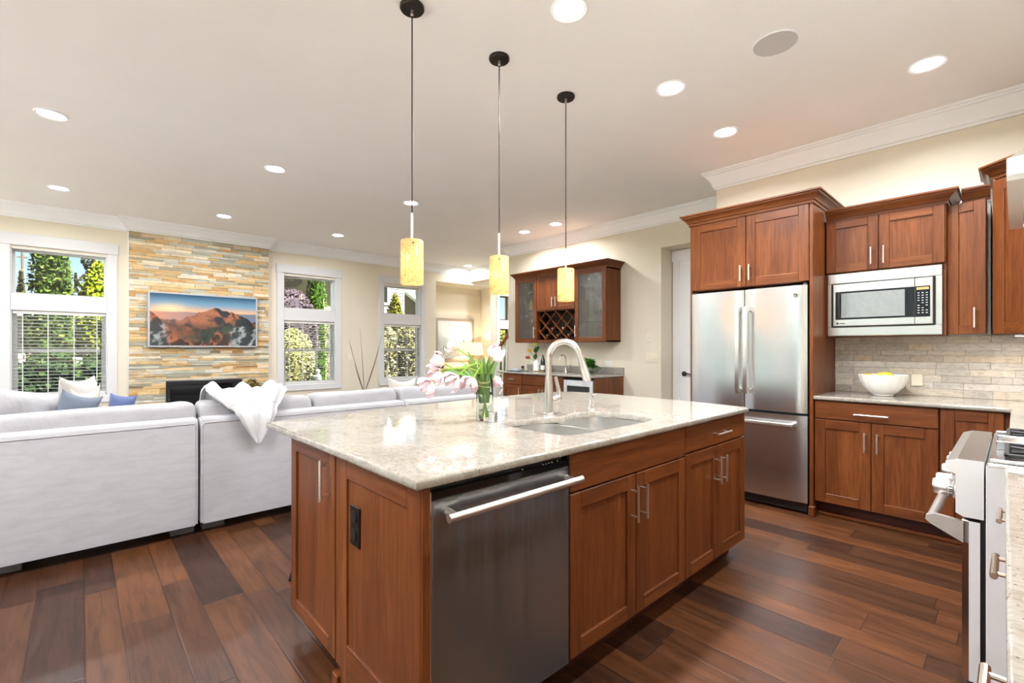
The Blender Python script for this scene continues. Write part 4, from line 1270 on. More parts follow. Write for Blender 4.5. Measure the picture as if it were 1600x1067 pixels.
# base run of the bar
FC = FR(4.92)
def bar_base(label, a0, a1, spec):
    t = thing('bar_base_cabinet', label, 'cabinet', (5.2, (a0 + a1) / 2, 0), 'base cabinets of the wet bar')
    body(t, FC, a0, a1, .625, 0, .884, .11)
    for s in spec:
        if s[0] == 'd': slab(t, FC, *s[1:5], 'y', s[5], name=s[6] if len(s) > 6 else 'drawer')
        else: shaker(t, FC, *s[1:5], 'y', s[5], sw=.058)
    return t
bar_base('cherry wet bar cabinet at the stair end, one drawer with pull', 5.068, 5.50, [('d', 5.072, 5.496, .725, .88, (5.285, .803, .14, False)), ('s', 5.072, 5.496, .117, .718, (5.105, .61, .15, True))])
bar_base('cherry wet bar cabinet under the little bar faucet, plain drawer front', 4.246, 5.064, [('d', 4.250, 5.060, .725, .88, None, 'drawer_front'), ('s', 4.250, 4.653, .117, .718, (4.62, .61, .15, True)), ('s', 4.657, 5.060, .117, .718, (4.69, .61, .15, True))])
t = thing('bar_gable', 'cherry end panel of the wet bar beside the beverage cooler', 'panel', (5.2, 3.71, 0))
m = MB(); m.box(4.905, 5.549, 3.703, 3.737, 0, .884, .002); m.build('panel', M['cherry_z'], t)
t = thing('beverage_cooler', 'white-framed glass door beverage cooler under the bar counter', 'beverage cooler', (5.2, 3.98, 0))
m = MB(); m.box(4.935, 5.50, 3.745, 4.238, .02, .862); m.box(4.95, 5.4, 3.76, 3.80, 0, .02); m.box(4.95, 5.4, 4.18, 4.22, 0, .02); m.build('body', M['black'], t)
m = MB(); fr_ = .055; a, c_ = 3.742, 4.240
m.box(4.900, 4.933, a, a + fr_, .10, .842, .003); m.box(4.900, 4.933, c_ - fr_, c_, .10, .842, .003); m.box(4.900, 4.933, a + fr_, c_ - fr_, .10, .17, .003); m.box(4.900, 4.933, a + fr_, c_ - fr_, .765, .842, .003)
o = m.build('door_frame', plain('silver_paint', S(214, 218, 222), .35, .2), t)
m = MB(); m.box(4.912, 4.930, a + fr_, c_ - fr_, .17, .765); m.build('glass_pane', M['blackglass'], o)
m = MB(); m.tube([(4.872, a + .03, .40), (4.872, a + .03, .70)], .008, 10); m.tube([(4.901, a + .03, .43), (4.872, a + .03, .43)], .006, 8); m.tube([(4.901, a + .03, .67), (4.872, a + .03, .67)], .006, 8); m.build('handle', M['nickel'], o)
o = slab_with_hole('bar_countertop', [(4.872, 3.690), (5.549, 3.690), (5.549, 5.60), (4.872, 5.60)], None, .8845, .914, M['granite'], .005)
tag(o, 'granite countertop of the wet bar below the wall cabinet', 'countertop')
m = MB(); m.box(5.529, 5.5495, 3.695, 5.60, .9145, 1.006, .003); o = m.build('granite_upstand', M['granite'], None); tag(o, 'low granite upstand along the wall behind the bar counter', 'upstand')

t = thing('bar_faucet', 'small nickel gooseneck faucet on the wet bar counter', 'faucet', (5.44, 4.66, .914))
m = MB(); m.lathe([(0, .9145), (.026, .9145), (.024, .93), (.018, .94), (.016, .99), (0, .99)], (5.44, 4.66, 0), 18); m.build('faucet_body', M['faucet'], t)
m = MB(); pts = [(5.44, 4.66, .98), (5.44, 4.66, 1.12)]
for q in range(1, 11):
    a = PI * .95 * q / 10; pts.append((5.44 - .055 + .055 * math.cos(a), 4.66 + .02 * q / 10, 1.12 + .055 * math.sin(a)))
pts.append((5.325, 4.685, 1.10))
m.tube(pts, .010, 12); m.build('spout', M['faucet'], t)
m = MB(); m.tube([(5.44, 4.645, .965), (5.44, 4.60, .975), (5.445, 4.588, 1.03)], [.012, .011, .007], 10); m.build('lever_handle', M['faucet'], t)

# things on the bar counter
def leaf(m, base, tip, wd, bend=0.0, cup=.2, side=None, n=8, col=None):
    """a pointed blade with a folded midrib"""
    base = Vector(base); tip = Vector(tip); d = tip - base
    s = side or d.cross(Vector((0, 0, 1)))
    s = s.normalized() if s.length > 1e-5 else Vector((1, 0, 0))
    up = s.cross(d).normalized()
    v = []
    if col: m.col = col
    for i in range(n + 1):
        u = i / n
        p = base + d * u + up * bend * math.sin(u * PI) * d.length
        ww = wd * (math.sin(PI * (u ** .75)) ** .8 if 0 < u < 1 else 0) + .0006
        v += [p - s * ww + up * ww * cup, p, p + s * ww + up * ww * cup]
    f = []
    for i in range(n):
        for q in (0, 1): f.append((i * 3 + q, i * 3 + q + 1, i * 3 + q + 4, i * 3 + q + 3))
    m.add(v, f)
tr = thing('serving_tray', 'small gold tray under the dark bottle on the bar counter', 'tray', (5.28, 5.08, .914))
m = MB(); m.lathe([(0, 0), (.10, 0), (.108, .012), (.105, .013), (.098, .004), (0, .004)], (5.28, 5.08, .9146), 32); m.build('tray', plain('brass', (.62, .50, .32), .3, 1.0), tr)
t = thing('wine_bottle', 'black wine bottle with white label standing on the gold tray', 'bottle', (5.31, 5.02, .9195))
m = MB(); m.lathe([(0, 0), (.036, 0), (.037, .01), (.037, .16), (.030, .185), (.014, .21), (.0135, .25), (0, .25)], (5.31, 5.02, .9195), 20); m.build('glass_body', M['bottle'], t)
m = MB(); m.lathe([(.0375, .02), (.0378, .02), (.0378, .09), (.0375, .09)], (5.31, 5.02, .9195), 20); m.build('label', M['white'], t)
t = thing('white_vase', 'white ceramic vase with yellow roses on the bar counter', 'vase', (5.24, 5.10, .9195))
m = MB(); m.lathe([(0, 0), (.040, 0), (.046, .03), (.044, .10), (.030, .15), (.020, .165), (.024, .175), (.022, .174), (.017, .163), (0, .15)], (5.24, 5.10, .9195), 24); m.build('vase', M['white'], t)
random.seed(5)
def rose(lab, base, head, col, leaves):
    t = thing('rose', lab, 'flower', base, 'roses in the white vase')
    b0 = Vector(base); h = Vector(head); mid = (b0 + h) / 2 + Vector((0, -.012, .01))
    m = MB(); m.tube([b0, mid, h], .0025, 6); m.build('stem', plain('rose_stem', S(70, 110, 40), .6), t)
    m = MB()
    for ring, (r, nn, tl) in enumerate(((.014, 4, .3), (.024, 5, .7), (.034, 6, 1.1))):
        for q in range(nn):
            a = 2 * PI * q / nn + ring * .6; m.col = tuple(c * random.uniform(.85, 1.1) for c in col)
            p = h + Vector((math.cos(a) * r * .6, math.sin(a) * r * .6, -.006))
            e = h + Vector((math.cos(a) * r * 1.3, math.sin(a) * r * 1.2, .044 - ring * .006))
            leaf(m, p, e, .019, .15, -.5)
    m.build('bloom', M['petal'], t, recalc=False)
    m = MB(); 
    for (lb, le, wd) in leaves: leaf(m, Vector(lb) + Vector((0, 0, 0)), le, wd, .1, .15, col=S(52, 104, 34))
    m.build('leaves', M['leafy'], t, recalc=False)
V0 = (5.24, 5.10, 1.075)
rose('yellow-green rose bud at the top of the white bar vase', V0, (5.23, 5.115, 1.325), S(226, 216, 110), [((5.225, 5.10, 1.20), (5.20, 5.00, 1.31), .045), ((5.23, 5.10, 1.20), (5.22, 5.05, 1.25), .03)])
rose('orange and yellow rose drooping low over the white bar vase', V0, (5.20, 5.205, 1.225), S(236, 196, 70), [((5.22, 5.10, 1.10), (5.2, 5.06, 1.20), .035)])
rose('red-brown rose hanging lowest beside the white bar vase', V0, (5.15, 5.195, 1.115), S(176, 84, 44), [((5.23, 5.10, 1.10), (5.21, 5.12, 1.19), .03)])
t = thing('goblet', 'small black goblet on the bar counter beside the slate board', 'cup', (5.12, 5.28, .914))
m = MB(); m.lathe([(0, 0), (.022, 0), (.022, .003), (.005, .006), (.005, .03), (.02, .042), (.024, .075), (.022, .075), (.017, .045), (0, .04)], (5.10, 5.255, .9225), 20); m.build('goblet', M['black'], t)
t = thing('slate_board', 'dark slate board with folded blue-grey napkin on the bar counter', 'board', (5.05, 5.36, .914))
m = MB(); m.box(4.98, 5.18, 5.20, 5.50, .9145, .922, .002); m.build('board', plain('slate', S(50, 54, 60), .7), t)
t = thing('napkin', 'folded blue-grey napkin lying on the slate board', 'napkin', (5.06, 5.38, .922))
m = MB(); m.box(5.01, 5.14, 5.30, 5.47, .9222, .934, .005); m.box(5.02, 5.13, 5.31, 5.45, .9345, .944, .005); m.build('napkin_fold', fabric('napkin_cloth', S(150, 166, 182)), t)
t = thing('glass_candle_holder', 'little clear glass holder at the edge of the bar counter', 'candle holder', (4.98, 5.12, .914))
m = MB(); m.lathe([(0, 0), (.026, 0), (.030, .05), (.027, .05), (.023, .008), (0, .008)], (4.98, 5.12, .9146), 20); m.build('holder', M['shelfglass'], t)

t = thing('leafy_bowl_plant', 'leafy dark green plant in a pale green glass bowl on the bar counter', 'plant', (5.25, 4.05, .914))
m = MB(); m.lathe([(0, .0), (.05, 0), (.055, .006), (.10, .03), (.150, .085), (.147, .088), (.096, .036), (.05, .012), (0, .010)], (5.25, 4.05, .9146), 32, wob=lambda q, h: 1 + .10 * math.sin(q * 5) * max(0, (h - .02) / .07)); m.build('bowl', pane_mat('pale_green_glass', (.86, .94, .84), .25, .05), t, recalc=True)
m = MB(); random.seed(9)
for i in range(150):
    a = random.uniform(0, 2 * PI); el = random.uniform(.15, 1.5); r = random.uniform(.02, .05); R_ = random.uniform(.12, .185)
    d = Vector((math.cos(a) * math.cos(el), math.sin(a) * math.cos(el), math.sin(el)))
    b0 = Vector((5.27, 4.09, .975)) + d * R_ * .55; e = Vector((5.27, 4.09, .975)) + d * R_ + Vector((random.uniform(-.02, .02), random.uniform(-.02, .02), random.uniform(-.03, .01)))
    g_ = random.uniform(.7, 1.4); leaf(m, b0, e, .030, .2, .2, col=tuple(c * g_ for c in S(74, 122, 48)))
m.build('leaves', M['leafy'], t, recalc=False, kind='stuff')
m = MB(); m.ell((5.27, 4.09, .975), (.07, .07, .05), 14, 8); m.build('root_ball', plain('dark_soil', S(50, 60, 30), .9), t)

# plates on the bar wall
def plate(label, y, z, wd, ht, x=X_BAR, rock=0, dial=False, nm='switch_plate', cat='switch', mt='ivory'):
    t = thing(nm, label, cat, (x, y, z - ht / 2))
    m = MB(); m.box(x - .006, x - .0003, y - wd / 2, y + wd / 2, z - ht / 2, z + ht / 2, .002); o = m.build('cover_plate', M[mt], t)
    for i in range(rock):
        yy = y + (i - (rock - 1) / 2) * .046
        m = MB(); m.box(x - .010, x - .005, yy - .016, yy + .016, z - .033, z + .033, .002); m.build('rocker', M[mt], o)
    if dial:
        m = MB(); m.lathe([(0, 0), (.014, 0), (.012, -.014), (0, -.014)], (x - .006, y, z), 18, axis='x'); m.build('dial', M['white'], o)
plate('cream rotary dial plate, topmost on the wall beside the hall opening', 3.312, 1.415, .075, .118, dial=True)
plate('triple rocker light switch plate low on the wall by the hall opening', 3.268, 1.155, .165, .118, rock=3)
plate('white outlet plate just over the granite upstand, beside the leafy plant', 3.955, 1.055, .118, .072, rock=0, nm='outlet_plate', cat='outlet', mt='white')
plate('tall white plate on the wall behind the bar roses', 5.48, 1.10, .075, .16, rock=1, mt='white')
t = thing('switch_plate', 'white switch plate between the two farther windows of the fireplace wall', 'switch', (3.66, Y_N, 1.1))
m = MB(); m.box(3.605, 3.69, Y_N - .006, Y_N - .0003, 1.06, 1.19, .002); o = m.build('cover_plate', M['ivory'], t)
m = MB(); m.box(3.628, 3.667, Y_N - .010, Y_N - .005, 1.09, 1.16, .002); m.build('rocker', M['white'], o)

# ------------------------------------------------------------------ fireplace wall
random.seed(3)
t = thing('stone_chimney_breast', 'stacked ledger-stone chimney breast around the fireplace, floor to crown', 'stone cladding', (1.37, 8.27, 0))
YS = 8.235
m = MB(); wall_grid(m, 'y', YS + .008, Y_N - .001, .486, 2.248, 0, 2.879, [(.905, 1.857, .30, .80)]); m.build('core', M['trim'], t)
mb = MB(frame((0, YS + .0075, 0), (1, 0), (0, -1)))
pal = [S(214, 196, 164), S(206, 176, 126), S(196, 192, 174), S(176, 176, 160), S(218, 186, 134), S(224, 212, 188), S(190, 168, 130), S(210, 206, 194), S(226, 198, 150), S(164, 158, 136), S(202, 160, 106), S(198, 198, 184), S(230, 218, 190)]
cladding(mb, None, .490, 2.244, .0, 2.879, (.032, .040, .047, .036), (.12, .42), pal, (.010, .030), holes=[(.900, 1.862, .295, .805)])
mb.build('ledger_stones', M['ledger'], t)
t = thing('fireplace_insert', 'black glass-fronted linear fireplace in the stone wall', 'fireplace', (1.38, 8.22, .30))
m = MB(); x0, x1, z0, z1 = .907, 1.855, .302, .798; y = 8.19
m.box(x0, x1, y, y + .04, z1 - .05, z1, .003); m.box(x0, x1, y, y + .04, z0, z0 + .04, .003); m.box(x0, x0 + .04, y, y + .04, z0 + .04, z1 - .05, .003); m.box(x1 - .04, x1, y, y + .04, z0 + .04, z1 - .05, .003)
fi = m.build('frame', M['black'], t)
m = MB(); m.box(x0 + .02, x1 - .02, y + .0405, y + .10, z0 + .01, z1 - .01); m.build('firebox', M['black'], t)
m = MB(); m.box(x0 + .04, x1 - .04, y + .016, y + .022, z0 + .04, z1 - .05); m.build('glass_pane', M['blackglass'], fi)

# framed landscape screen
t = thing('wall_screen', 'wide framed wall TV showing a sunrise mountain view, on the stone wall', 'TV', (1.38, 8.17, 1.29))
sx0, sx1, sz0, sz1, sy = .690, 2.062, 1.292, 2.070, 8.150
m = MB(); e = .022
m.box(sx0, sx1, sy, sy + .05, sz0, sz0 + e, .002); m.box(sx0, sx1, sy, sy + .05, sz1 - e, sz1, .002); m.box(sx0, sx0 + e, sy, sy + .05, sz0 + e, sz1 - e, .002); m.box(sx1 - e, sx1, sy, sy + .05, sz0 + e, sz1 - e, .002)
m.build('frame', plain('silver_frame', S(196, 198, 204), .3, .5), t)
m = MB(); m.box(sx0 + .01, sx1 - .01, sy + .03, 8.205, sz0 + .01, sz1 - .01); m.build('housing', M['black'], t)
def fbm(x, y, s=0):
    v = 0; a = .5; f = 1
    for o in range(5):
        v += a * noise.noise(Vector((x * f + s, y * f + s * 1.7, s))); a *= .5; f *= 2.05
    return v
def lerp(a, b, k): k = max(0, min(1, k)); return tuple(p + (q - p) * k for p, q in zip(a, b))
def sst(a, b_, x):
    k = max(0, min(1, (x - a) / (b_ - a))); return k * k * (3 - 2 * k)
def ridged(x, y, s_, o=5):
    v = 0; a = .5; f = 1
    for k in range(o):
        v += a * (1 - abs(2 * noise.noise(Vector((x * f + s_, y * f - s_, s_ * 1.3))))) ; a *= .5; f *= 2.1
    return v
def landscape(u, v):
    """colour of the mountain photograph shown on the screen; v runs up"""
    x = u * 1.76
    c = lerp(S(246, 190, 140), S(120, 164, 190), sst(.64, .84, v)); c = lerp(c, S(40, 88, 124), sst(.80, 1.02, v))
    sun = math.exp(-(((u - .17) / .13) ** 2 + ((v - .72) / .09) ** 2)); c = lerp(c, S(255, 222, 172), sun)
    warm = max(0, 1 - u / .62)
    # far hazy range
    h0 = .655 + .03 * fbm(x * 3, 0, 3.1) + .015 * u
    c = lerp(c, lerp(S(120, 128, 146), S(222, 150, 118), warm), sst(h0 + .006, h0 - .006, v))
    # main jagged massif
    e = 1 - abs(u - .615) / .34
    h1 = .50 + .27 * max(0, e) ** .75 + .075 * (ridged(x * 5, 0, 6.1) - .55) - .03 * sst(.60, .66, u) * sst(.72, .66, u)
    rd = ridged(x * 3.2 + v * .8, v * 2.6 - u, 2.2); rn = fbm(x * 9, v * 9, 5.5)
    lit = sst(.48, .84, rd + .22 * rn + .10 * sst(.8, .6, u) - .14 * sst(.70, .86, u))
    mc = lerp(S(34, 44, 52), S(186, 112, 72), lit * (.35 + .65 * sst(.36, .52, v)))
    mc = lerp(mc, lerp(S(96, 96, 108), S(190, 122, 100), warm), .75 * warm * sst(.30, .6, v))
    c = lerp(c, mc, sst(h1 + .005, h1 - .005, v))
    # shaded green valley
    h2 = .40 + .05 * fbm(x * 5, 0, 11.3) - .06 * math.exp(-((u - .46) / .14) ** 2) + .05 * sst(.1, .0, u)
    vc = lerp(S(20, 38, 38), S(58, 78, 62), .5 + 1.2 * fbm(x * 12, v * 12, 7.7))
    vc = lerp(vc, S(176, 94, 62), sst(.48, .30, u) * (.45 + .9 * fbm(x * 7, v * 7, 1.9)))
    c = lerp(c, vc, sst(h2 + .02, h2 - .02, v))
    # near rocks
    h3 = .07 + .60 * sst(.34, -.05, u) + .27 * max(0, 1 - abs(u - .615) / .085) ** .8 + .33 * sst(.62, .80, u) - .05 * sst(.86, 1, u) + .07 * (ridged(x * 7, 0, 4.4) - .5)
    r2 = ridged(x * 4.5, v * 5 - u * 2, 9.1); r3 = fbm(x * 18, v * 18, 4.4)
    gk = sst(.66, .80, u) + sst(.20, .06, u) * sst(.55, .35, v)
    rock = lerp(S(48, 36, 34), S(186, 106, 70), sst(.48, .92, r2 + .35 * r3))
    grey = lerp(S(42, 54, 58), S(160, 166, 166), sst(.42, .86, r2 + .5 * r3))
    c = lerp(c, lerp(rock, grey, min(1, gk)), sst(h3 + .006, h3 - .006, v))
    return c
m = MB(); NU, NV = 190, 108; vx = []
for j in range(NV + 1):
    for i in range(NU + 1):
        vx.append((sx0 + e + (sx1 - sx0 - 2 * e) * i / NU, sy + .018, sz0 + e + (sz1 - sz0 - 2 * e) * j / NV))
m.v = vx
for j in range(NV):
    for i in range(NU):
        m.f.append([j * (NU + 1) + i, j * (NU + 1) + i + 1, (j + 1) * (NU + 1) + i + 1, (j + 1) * (NU + 1) + i]); m.c.append(landscape((i + .5) / NU, (j + .5) / NV)); m.mi.append(0)
g = G('lit_screen'); at = g.n('Attribute'); at.attribute_name = 'Col'
g.set(color=(.01, .01, .01), emit=at.outputs['Color'], emit_s=.62, rough=.12); m.build('display', g.m, t, smooth=False)

# plant on a low stand by the fireplace
t = thing('potted_plant', 'bushy potted plant on a low stand, behind the white throw', 'plant', (1.77, 7.30, 0))
m = MB(); m.lathe([(0, .44), (.10, .44), (.13, .46), (.15, .60), (.14, .605), (.12, .58), (0, .57)], (1.77, 7.3, 0), 28); m.build('pot', M['terra'], t)
m = MB(); random.seed(21)
for i in range(240):
    a = random.uniform(0, 2 * PI); el = random.uniform(0.0, 1.5); R_ = random.uniform(.10, .20)
    d = Vector((math.cos(a) * math.cos(el), math.sin(a) * math.cos(el), math.sin(el) * .95)); c0 = Vector((1.77, 7.3, .60))
    k_ = random.uniform(.7, 1.2); leaf(m, c0 + d * R_ * .6, c0 + d * R_ * 1.0, .020, .2, .2, col=tuple(c * k_ for c in random.choice((S(112, 134, 60), S(150, 150, 84), S(92, 118, 50), S(160, 128, 90)))))
m.build('leaves', M['leafy'], t, recalc=False, kind='stuff')
t = thing('plant_stand', 'small round wooden stand under the potted plant by the fireplace', 'stand', (1.77, 7.3, 0))
m = MB(); m.lathe([(0, .41), (.18, .41), (.19, .425), (.18, .439), (0, .4395)], (1.77, 7.3, 0), 28); m.build('stand_top', M['cherry_x'], t)
for q in range(3):
    a = 2 * PI * q / 3; m = MB(); m.tube([(1.77 + .17 * math.cos(a), 7.3 + .17 * math.sin(a), 0), (1.77 + .12 * math.cos(a), 7.3 + .12 * math.sin(a), .41)], .012, 8); m.build('leg', M['cherry_z'], t)

bpy.data.objects['plant_stand'].scale = (1, 1, 1.16)
bpy.data.objects['potted_plant'].location.z = .0705
# twigs in a tall floor vase
t = thing('floor_vase', 'tall dark floor vase with long bare twigs between the two farther windows', 'vase', (3.80, 8.06, 0))
m = MB(); m.lathe([(0, 0), (.09, 0), (.12, .06), (.13, .22), (.10, .38), (.06, .46), (.055, .50), (.06, .515), (.05, .51), (.045, .46), (0, .44)], (3.80, 8.06, 0), 28); m.build('vase', M['bronze'], t)
tw = plain('brown_twig', S(104, 84, 66), .7)
for (ex, ez, bx_) in ((3.50, 1.43, -.06), (3.53, 1.34, -.08), (3.705, 1.63, .02), (4.13, 1.52, .10), (4.09, 1.36, .12), (3.60, 1.00, -.05)):
    m = MB(); p0 = Vector((3.80, 8.06, .46)); p1 = Vector((3.80 + (ex - 3.80) * .55 + bx_ * .4, 8.04, .46 + (ez - .46) * .55)); p2 = Vector((ex, 8.03, ez))
    m.tube([p0.lerp(p1, q).lerp(p1.lerp(p2, q), q) for q in [i / 10 for i in range(11)]], [.0065 - .0045 * i / 10 for i in range(11)], 6); m.build('twig', tw, t)

# niche: console, lamp, mirror, branches
t = thing('console_table', 'narrow cream console table standing in the wall niche', 'table', (6.25, 8.62, 0))
cw = plain('cream_console_paint', S(226, 206, 172), .5)
m = MB(); m.box(5.62, 6.98, 8.44, 8.80, .80, .84, .004); m.build('table_top', cw, t)
m = MB(); m.box(5.68, 6.92, 8.48, 8.76, .68, .80); m.build('apron', cw, t)
for xx in (5.66, 6.88):
    for yy in (8.47, 8.72): m = MB(); m.box(xx, xx + .06, yy, yy + .06, 0, .80, .003); m.build('leg', cw, t)
t = thing('table_lamp', 'lit table lamp with white drum shade on the niche console', 'lamp', (6.55, 8.6, .84))
lx, ly = 6.60, 8.50
m = MB(); m.lathe([(.285, 1.125), (.245, 1.41), (.242, 1.41), (.282, 1.125)], (lx, ly, 0), 36); m.build('lamp_shade', M['lampshade'], t)
m = MB(); m.lathe([(0, .8405), (.09, .8405), (.09, .855), (.03, .87), (.06, .93), (.07, 1.0), (.03, 1.08), (.012, 1.10), (.012, 1.22), (0, 1.22)], (lx, ly, 0), 24); m.build('base', plain('amber_ceramic', S(170, 120, 70), .3), t)
m = MB(); m.ell((lx, ly, 1.24), (.025, .025, .03), 12, 8); m.build('bulb', emis('lit_bulb', (1, .85, .6), 6), t)
m = MB(); m.tube([(lx - .24, ly, 1.40), (lx + .24, ly, 1.405)], .003, 6); m.tube([(lx, ly, 1.22), (lx, ly, 1.405)], .003, 6); m.build('harp', M['nickel'], t)
t = thing('framed_mirror', 'large grey-framed mirror with a painted pale blue reflection, leaning in the wall niche', 'mirror', (6.38, 8.84, 1.02))
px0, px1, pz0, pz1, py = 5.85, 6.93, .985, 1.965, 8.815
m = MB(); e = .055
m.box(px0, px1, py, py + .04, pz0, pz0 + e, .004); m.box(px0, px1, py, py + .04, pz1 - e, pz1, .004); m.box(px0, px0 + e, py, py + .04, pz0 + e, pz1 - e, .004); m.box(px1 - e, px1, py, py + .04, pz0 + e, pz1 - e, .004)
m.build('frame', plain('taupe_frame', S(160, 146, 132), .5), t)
g = G('painted_reflection'); v = g.coords((14, 1, .4)); f = g.noise(v, 2, 2)  # mirror face: reflection of a pale door painted into the colour
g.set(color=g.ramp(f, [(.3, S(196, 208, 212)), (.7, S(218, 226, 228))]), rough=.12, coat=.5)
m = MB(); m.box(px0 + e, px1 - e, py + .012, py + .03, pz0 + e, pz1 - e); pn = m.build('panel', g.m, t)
m = MB(); m.box(6.62, 6.64, py + .009, py + .0125, 1.38, 1.50); m.build('reflected_handle', M['dgrey'], pn)  # painted reflection of the door's dark handle
t = thing('branch_vase', 'small dark vase of thin branches beside the framed mirror', 'vase', (5.80, 8.55, .84))
m = MB(); m.lathe([(0, 0), (.05, 0), (.07, .05), (.06, .14), (.03, .19), (.035, .20), (0, .18)], (5.80, 8.55, .8405), 20); m.build('vase', M['bronze'], t)
m = MB(); random.seed(2)
for i in range(14):
    a = random.uniform(-1.1, 1.1); L = random.uniform(.25, .5); e_ = Vector((5.80 + math.sin(a) * L * .7 + .05, 8.52 + random.uniform(-.06, .06), 1.03 + math.cos(a) * L))
    b0 = Vector((5.80, 8.55, 1.02)); mid = (b0 + e_) / 2 + Vector((.03, 0, -.02)); m.tube([b0, mid, e_], [.004, .003, .0015], 5)
    for k_ in range(3):
        p = mid.lerp(e_, .3 + .3 * k_); m.tube([p, p + Vector((random.uniform(-.06, .06), random.uniform(-.04, .04), .06))], [.002, .001], 4)
m.build('branches', tw, t, kind='stuff')

# stair rail in the far hall
t = thing('stair_railing', 'dark wood stair handrail on white balusters in the far hall', 'railing', (6.9, 7.4, 0))
def rz(x): return 1.266 + (x - 6.54) * 1.027
m = MB(); m.prism([(6.40, rz(6.40) - .03), (7.5, rz(7.5) - .03), (7.5, rz(7.5) + .03), (6.40, rz(6.40) + .03)], 'y', 7.46, 7.53); m.build('handrail', M['cherry_x'], t)
for i in range(8):
    x = 6.66 + i * .11; m = MB(); m.box(x, x + .03, 7.48, 7.51, max(0, rz(x) - 1.0), rz(x) - .03); m.build('baluster', M['trim'], t)
m = MB(); m.box(6.44, 6.54, 7.445, 7.545, 0, rz(6.45) + .05, .006); m.build('newel_post', M['trim'], t)
m = MB(); m.prism([(6.55, 0), (7.5, 0), (7.5, rz(7.5) - .95), (6.55, rz(6.55) - 1.0)], 'y', 7.475, 7.52); m.build('stringer', M['trim'], t)
# ------------------------------------------------------------------ sofa
def puff(m, x0, x1, y0, y1, z0, z1, e=.22, n=40, k=20, amp=.012, seed=0, lean=0.0, sag=0.0):
    cx, cy, cz = (x0 + x1) / 2, (y0 + y1) / 2, (z0 + z1) / 2
    a, b_, c = (x1 - x0) / 2, (y1 - y0) / 2, (z1 - z0) / 2
    sp = lambda v, p: math.copysign(abs(v) ** p, v)
    def fn(u, v):
        q = 2 * PI * u; t = PI * v - PI / 2
        ct = sp(math.cos(t), .55); st = sp(math.sin(t), .55)
        # t runs along x (length), q round the yz section
        x = cx + a * sp(math.sin(t), e * 1.1) 
        r = abs(math.cos(t)) ** (e * .9)
        y = cy + b_ * r * sp(math.cos(q), .55); z = cz + c * r * sp(math.sin(q), .42)
        d = noise.noise(Vector((x * 3 + seed, y * 4, z * 3 + seed))) * amp + noise.noise(Vector((x * 9 + seed, y * 7, z * 5))) * amp * .5
        z += d - sag * (1 - ((x - cx) / a) ** 2) * (1 if z > cz else 0)
        y += d + lean * (z - z0)
        return (x, y, z)
    m.surf(fn, n, k, cu=True)
def sofa_section(label, x0, x1, legs, cush, arm=None):
    t = thing('sofa_section', label, 'sofa', ((x0 + x1) / 2, 4.25, 0), 'grey sectional sofa pieces')
    m = MB(); r = .03
    prof = [(3.775, .072), (3.770, .10), (3.766, .45), (3.767, .745), (3.769, .762), (3.774, .780), (3.788, .794), (3.83, .799), (3.90, .797), (3.945, .785), (3.955, .76), (3.96, .072)]
    m.prism(prof, 'x', x0 + .014, x1 - .014)
    m.prism([(p[0] * .985 + .0575, .435 + (p[1] - .435) * .975) for p in prof], 'x', x0, x1)
    m.build('sofa_back', M['sofa'], t, angle=50)
    m = MB(); m.tube([(x0 + .012, 3.7665, .085), (x0 + .012, 3.7655, .745), (x0 + .022, 3.7655, .762), (x1 - .022, 3.7655, .762), (x1 - .012, 3.7655, .745), (x1 - .012, 3.7665, .085)], .0032, 6); m.build('welt_seam', M['sofa'], t)
    m = MB(); m.box(x0, x1, 3.965, 4.78, .072, .31, .02); m.build('seat_base', M['sofa'], t)
    m = MB(); puff(m, x0 + .003, x1 - .003, 3.99, 4.80, .311, .49, .12, amp=.006); m.build('seat_cushion', M['sofa_c'], t)
    for i, (a, b_, zt, sd) in enumerate(cush):
        m = MB(); puff(m, a, b_, 3.86, 4.13, .47, zt, .16, 44, 28, .016, sd, .0, .012); m.build('back_cushion', M['sofa_c'], t)
    for (lx0, lx1) in legs:
        m = MB(); m.box(lx0, lx1, 3.875, 3.955, 0, .0715, .003); m.build('leg', M['sofa_leg'], t)
        m = MB(); m.box(lx0, lx1, 4.65, 4.73, 0, .0715, .003); m.build('leg', M['sofa_leg'], t)
    return t
sofa_section('grey velvet sofa section with its back to the floor, cut by the photo edge', -1.55, .588, [(-.40, -.245), (.448, .584)], [(-1.50, -.62, .90, 1), (-.615, .598, .905, 4)])
sofa_section('grey velvet sofa section under the white throw, behind the island', .604, 2.166, [(.628, .765), (2.02, 2.15)], [(.614, 1.385, .898, 7), (1.40, 2.150, .905, 9)])
sofa_section('grey velvet sofa section at the far end, nearest the lit table lamp', 2.176, 3.02, [(2.19, 2.33), (2.86, 3.0)], [(2.185, 3.03, .905, 13)])

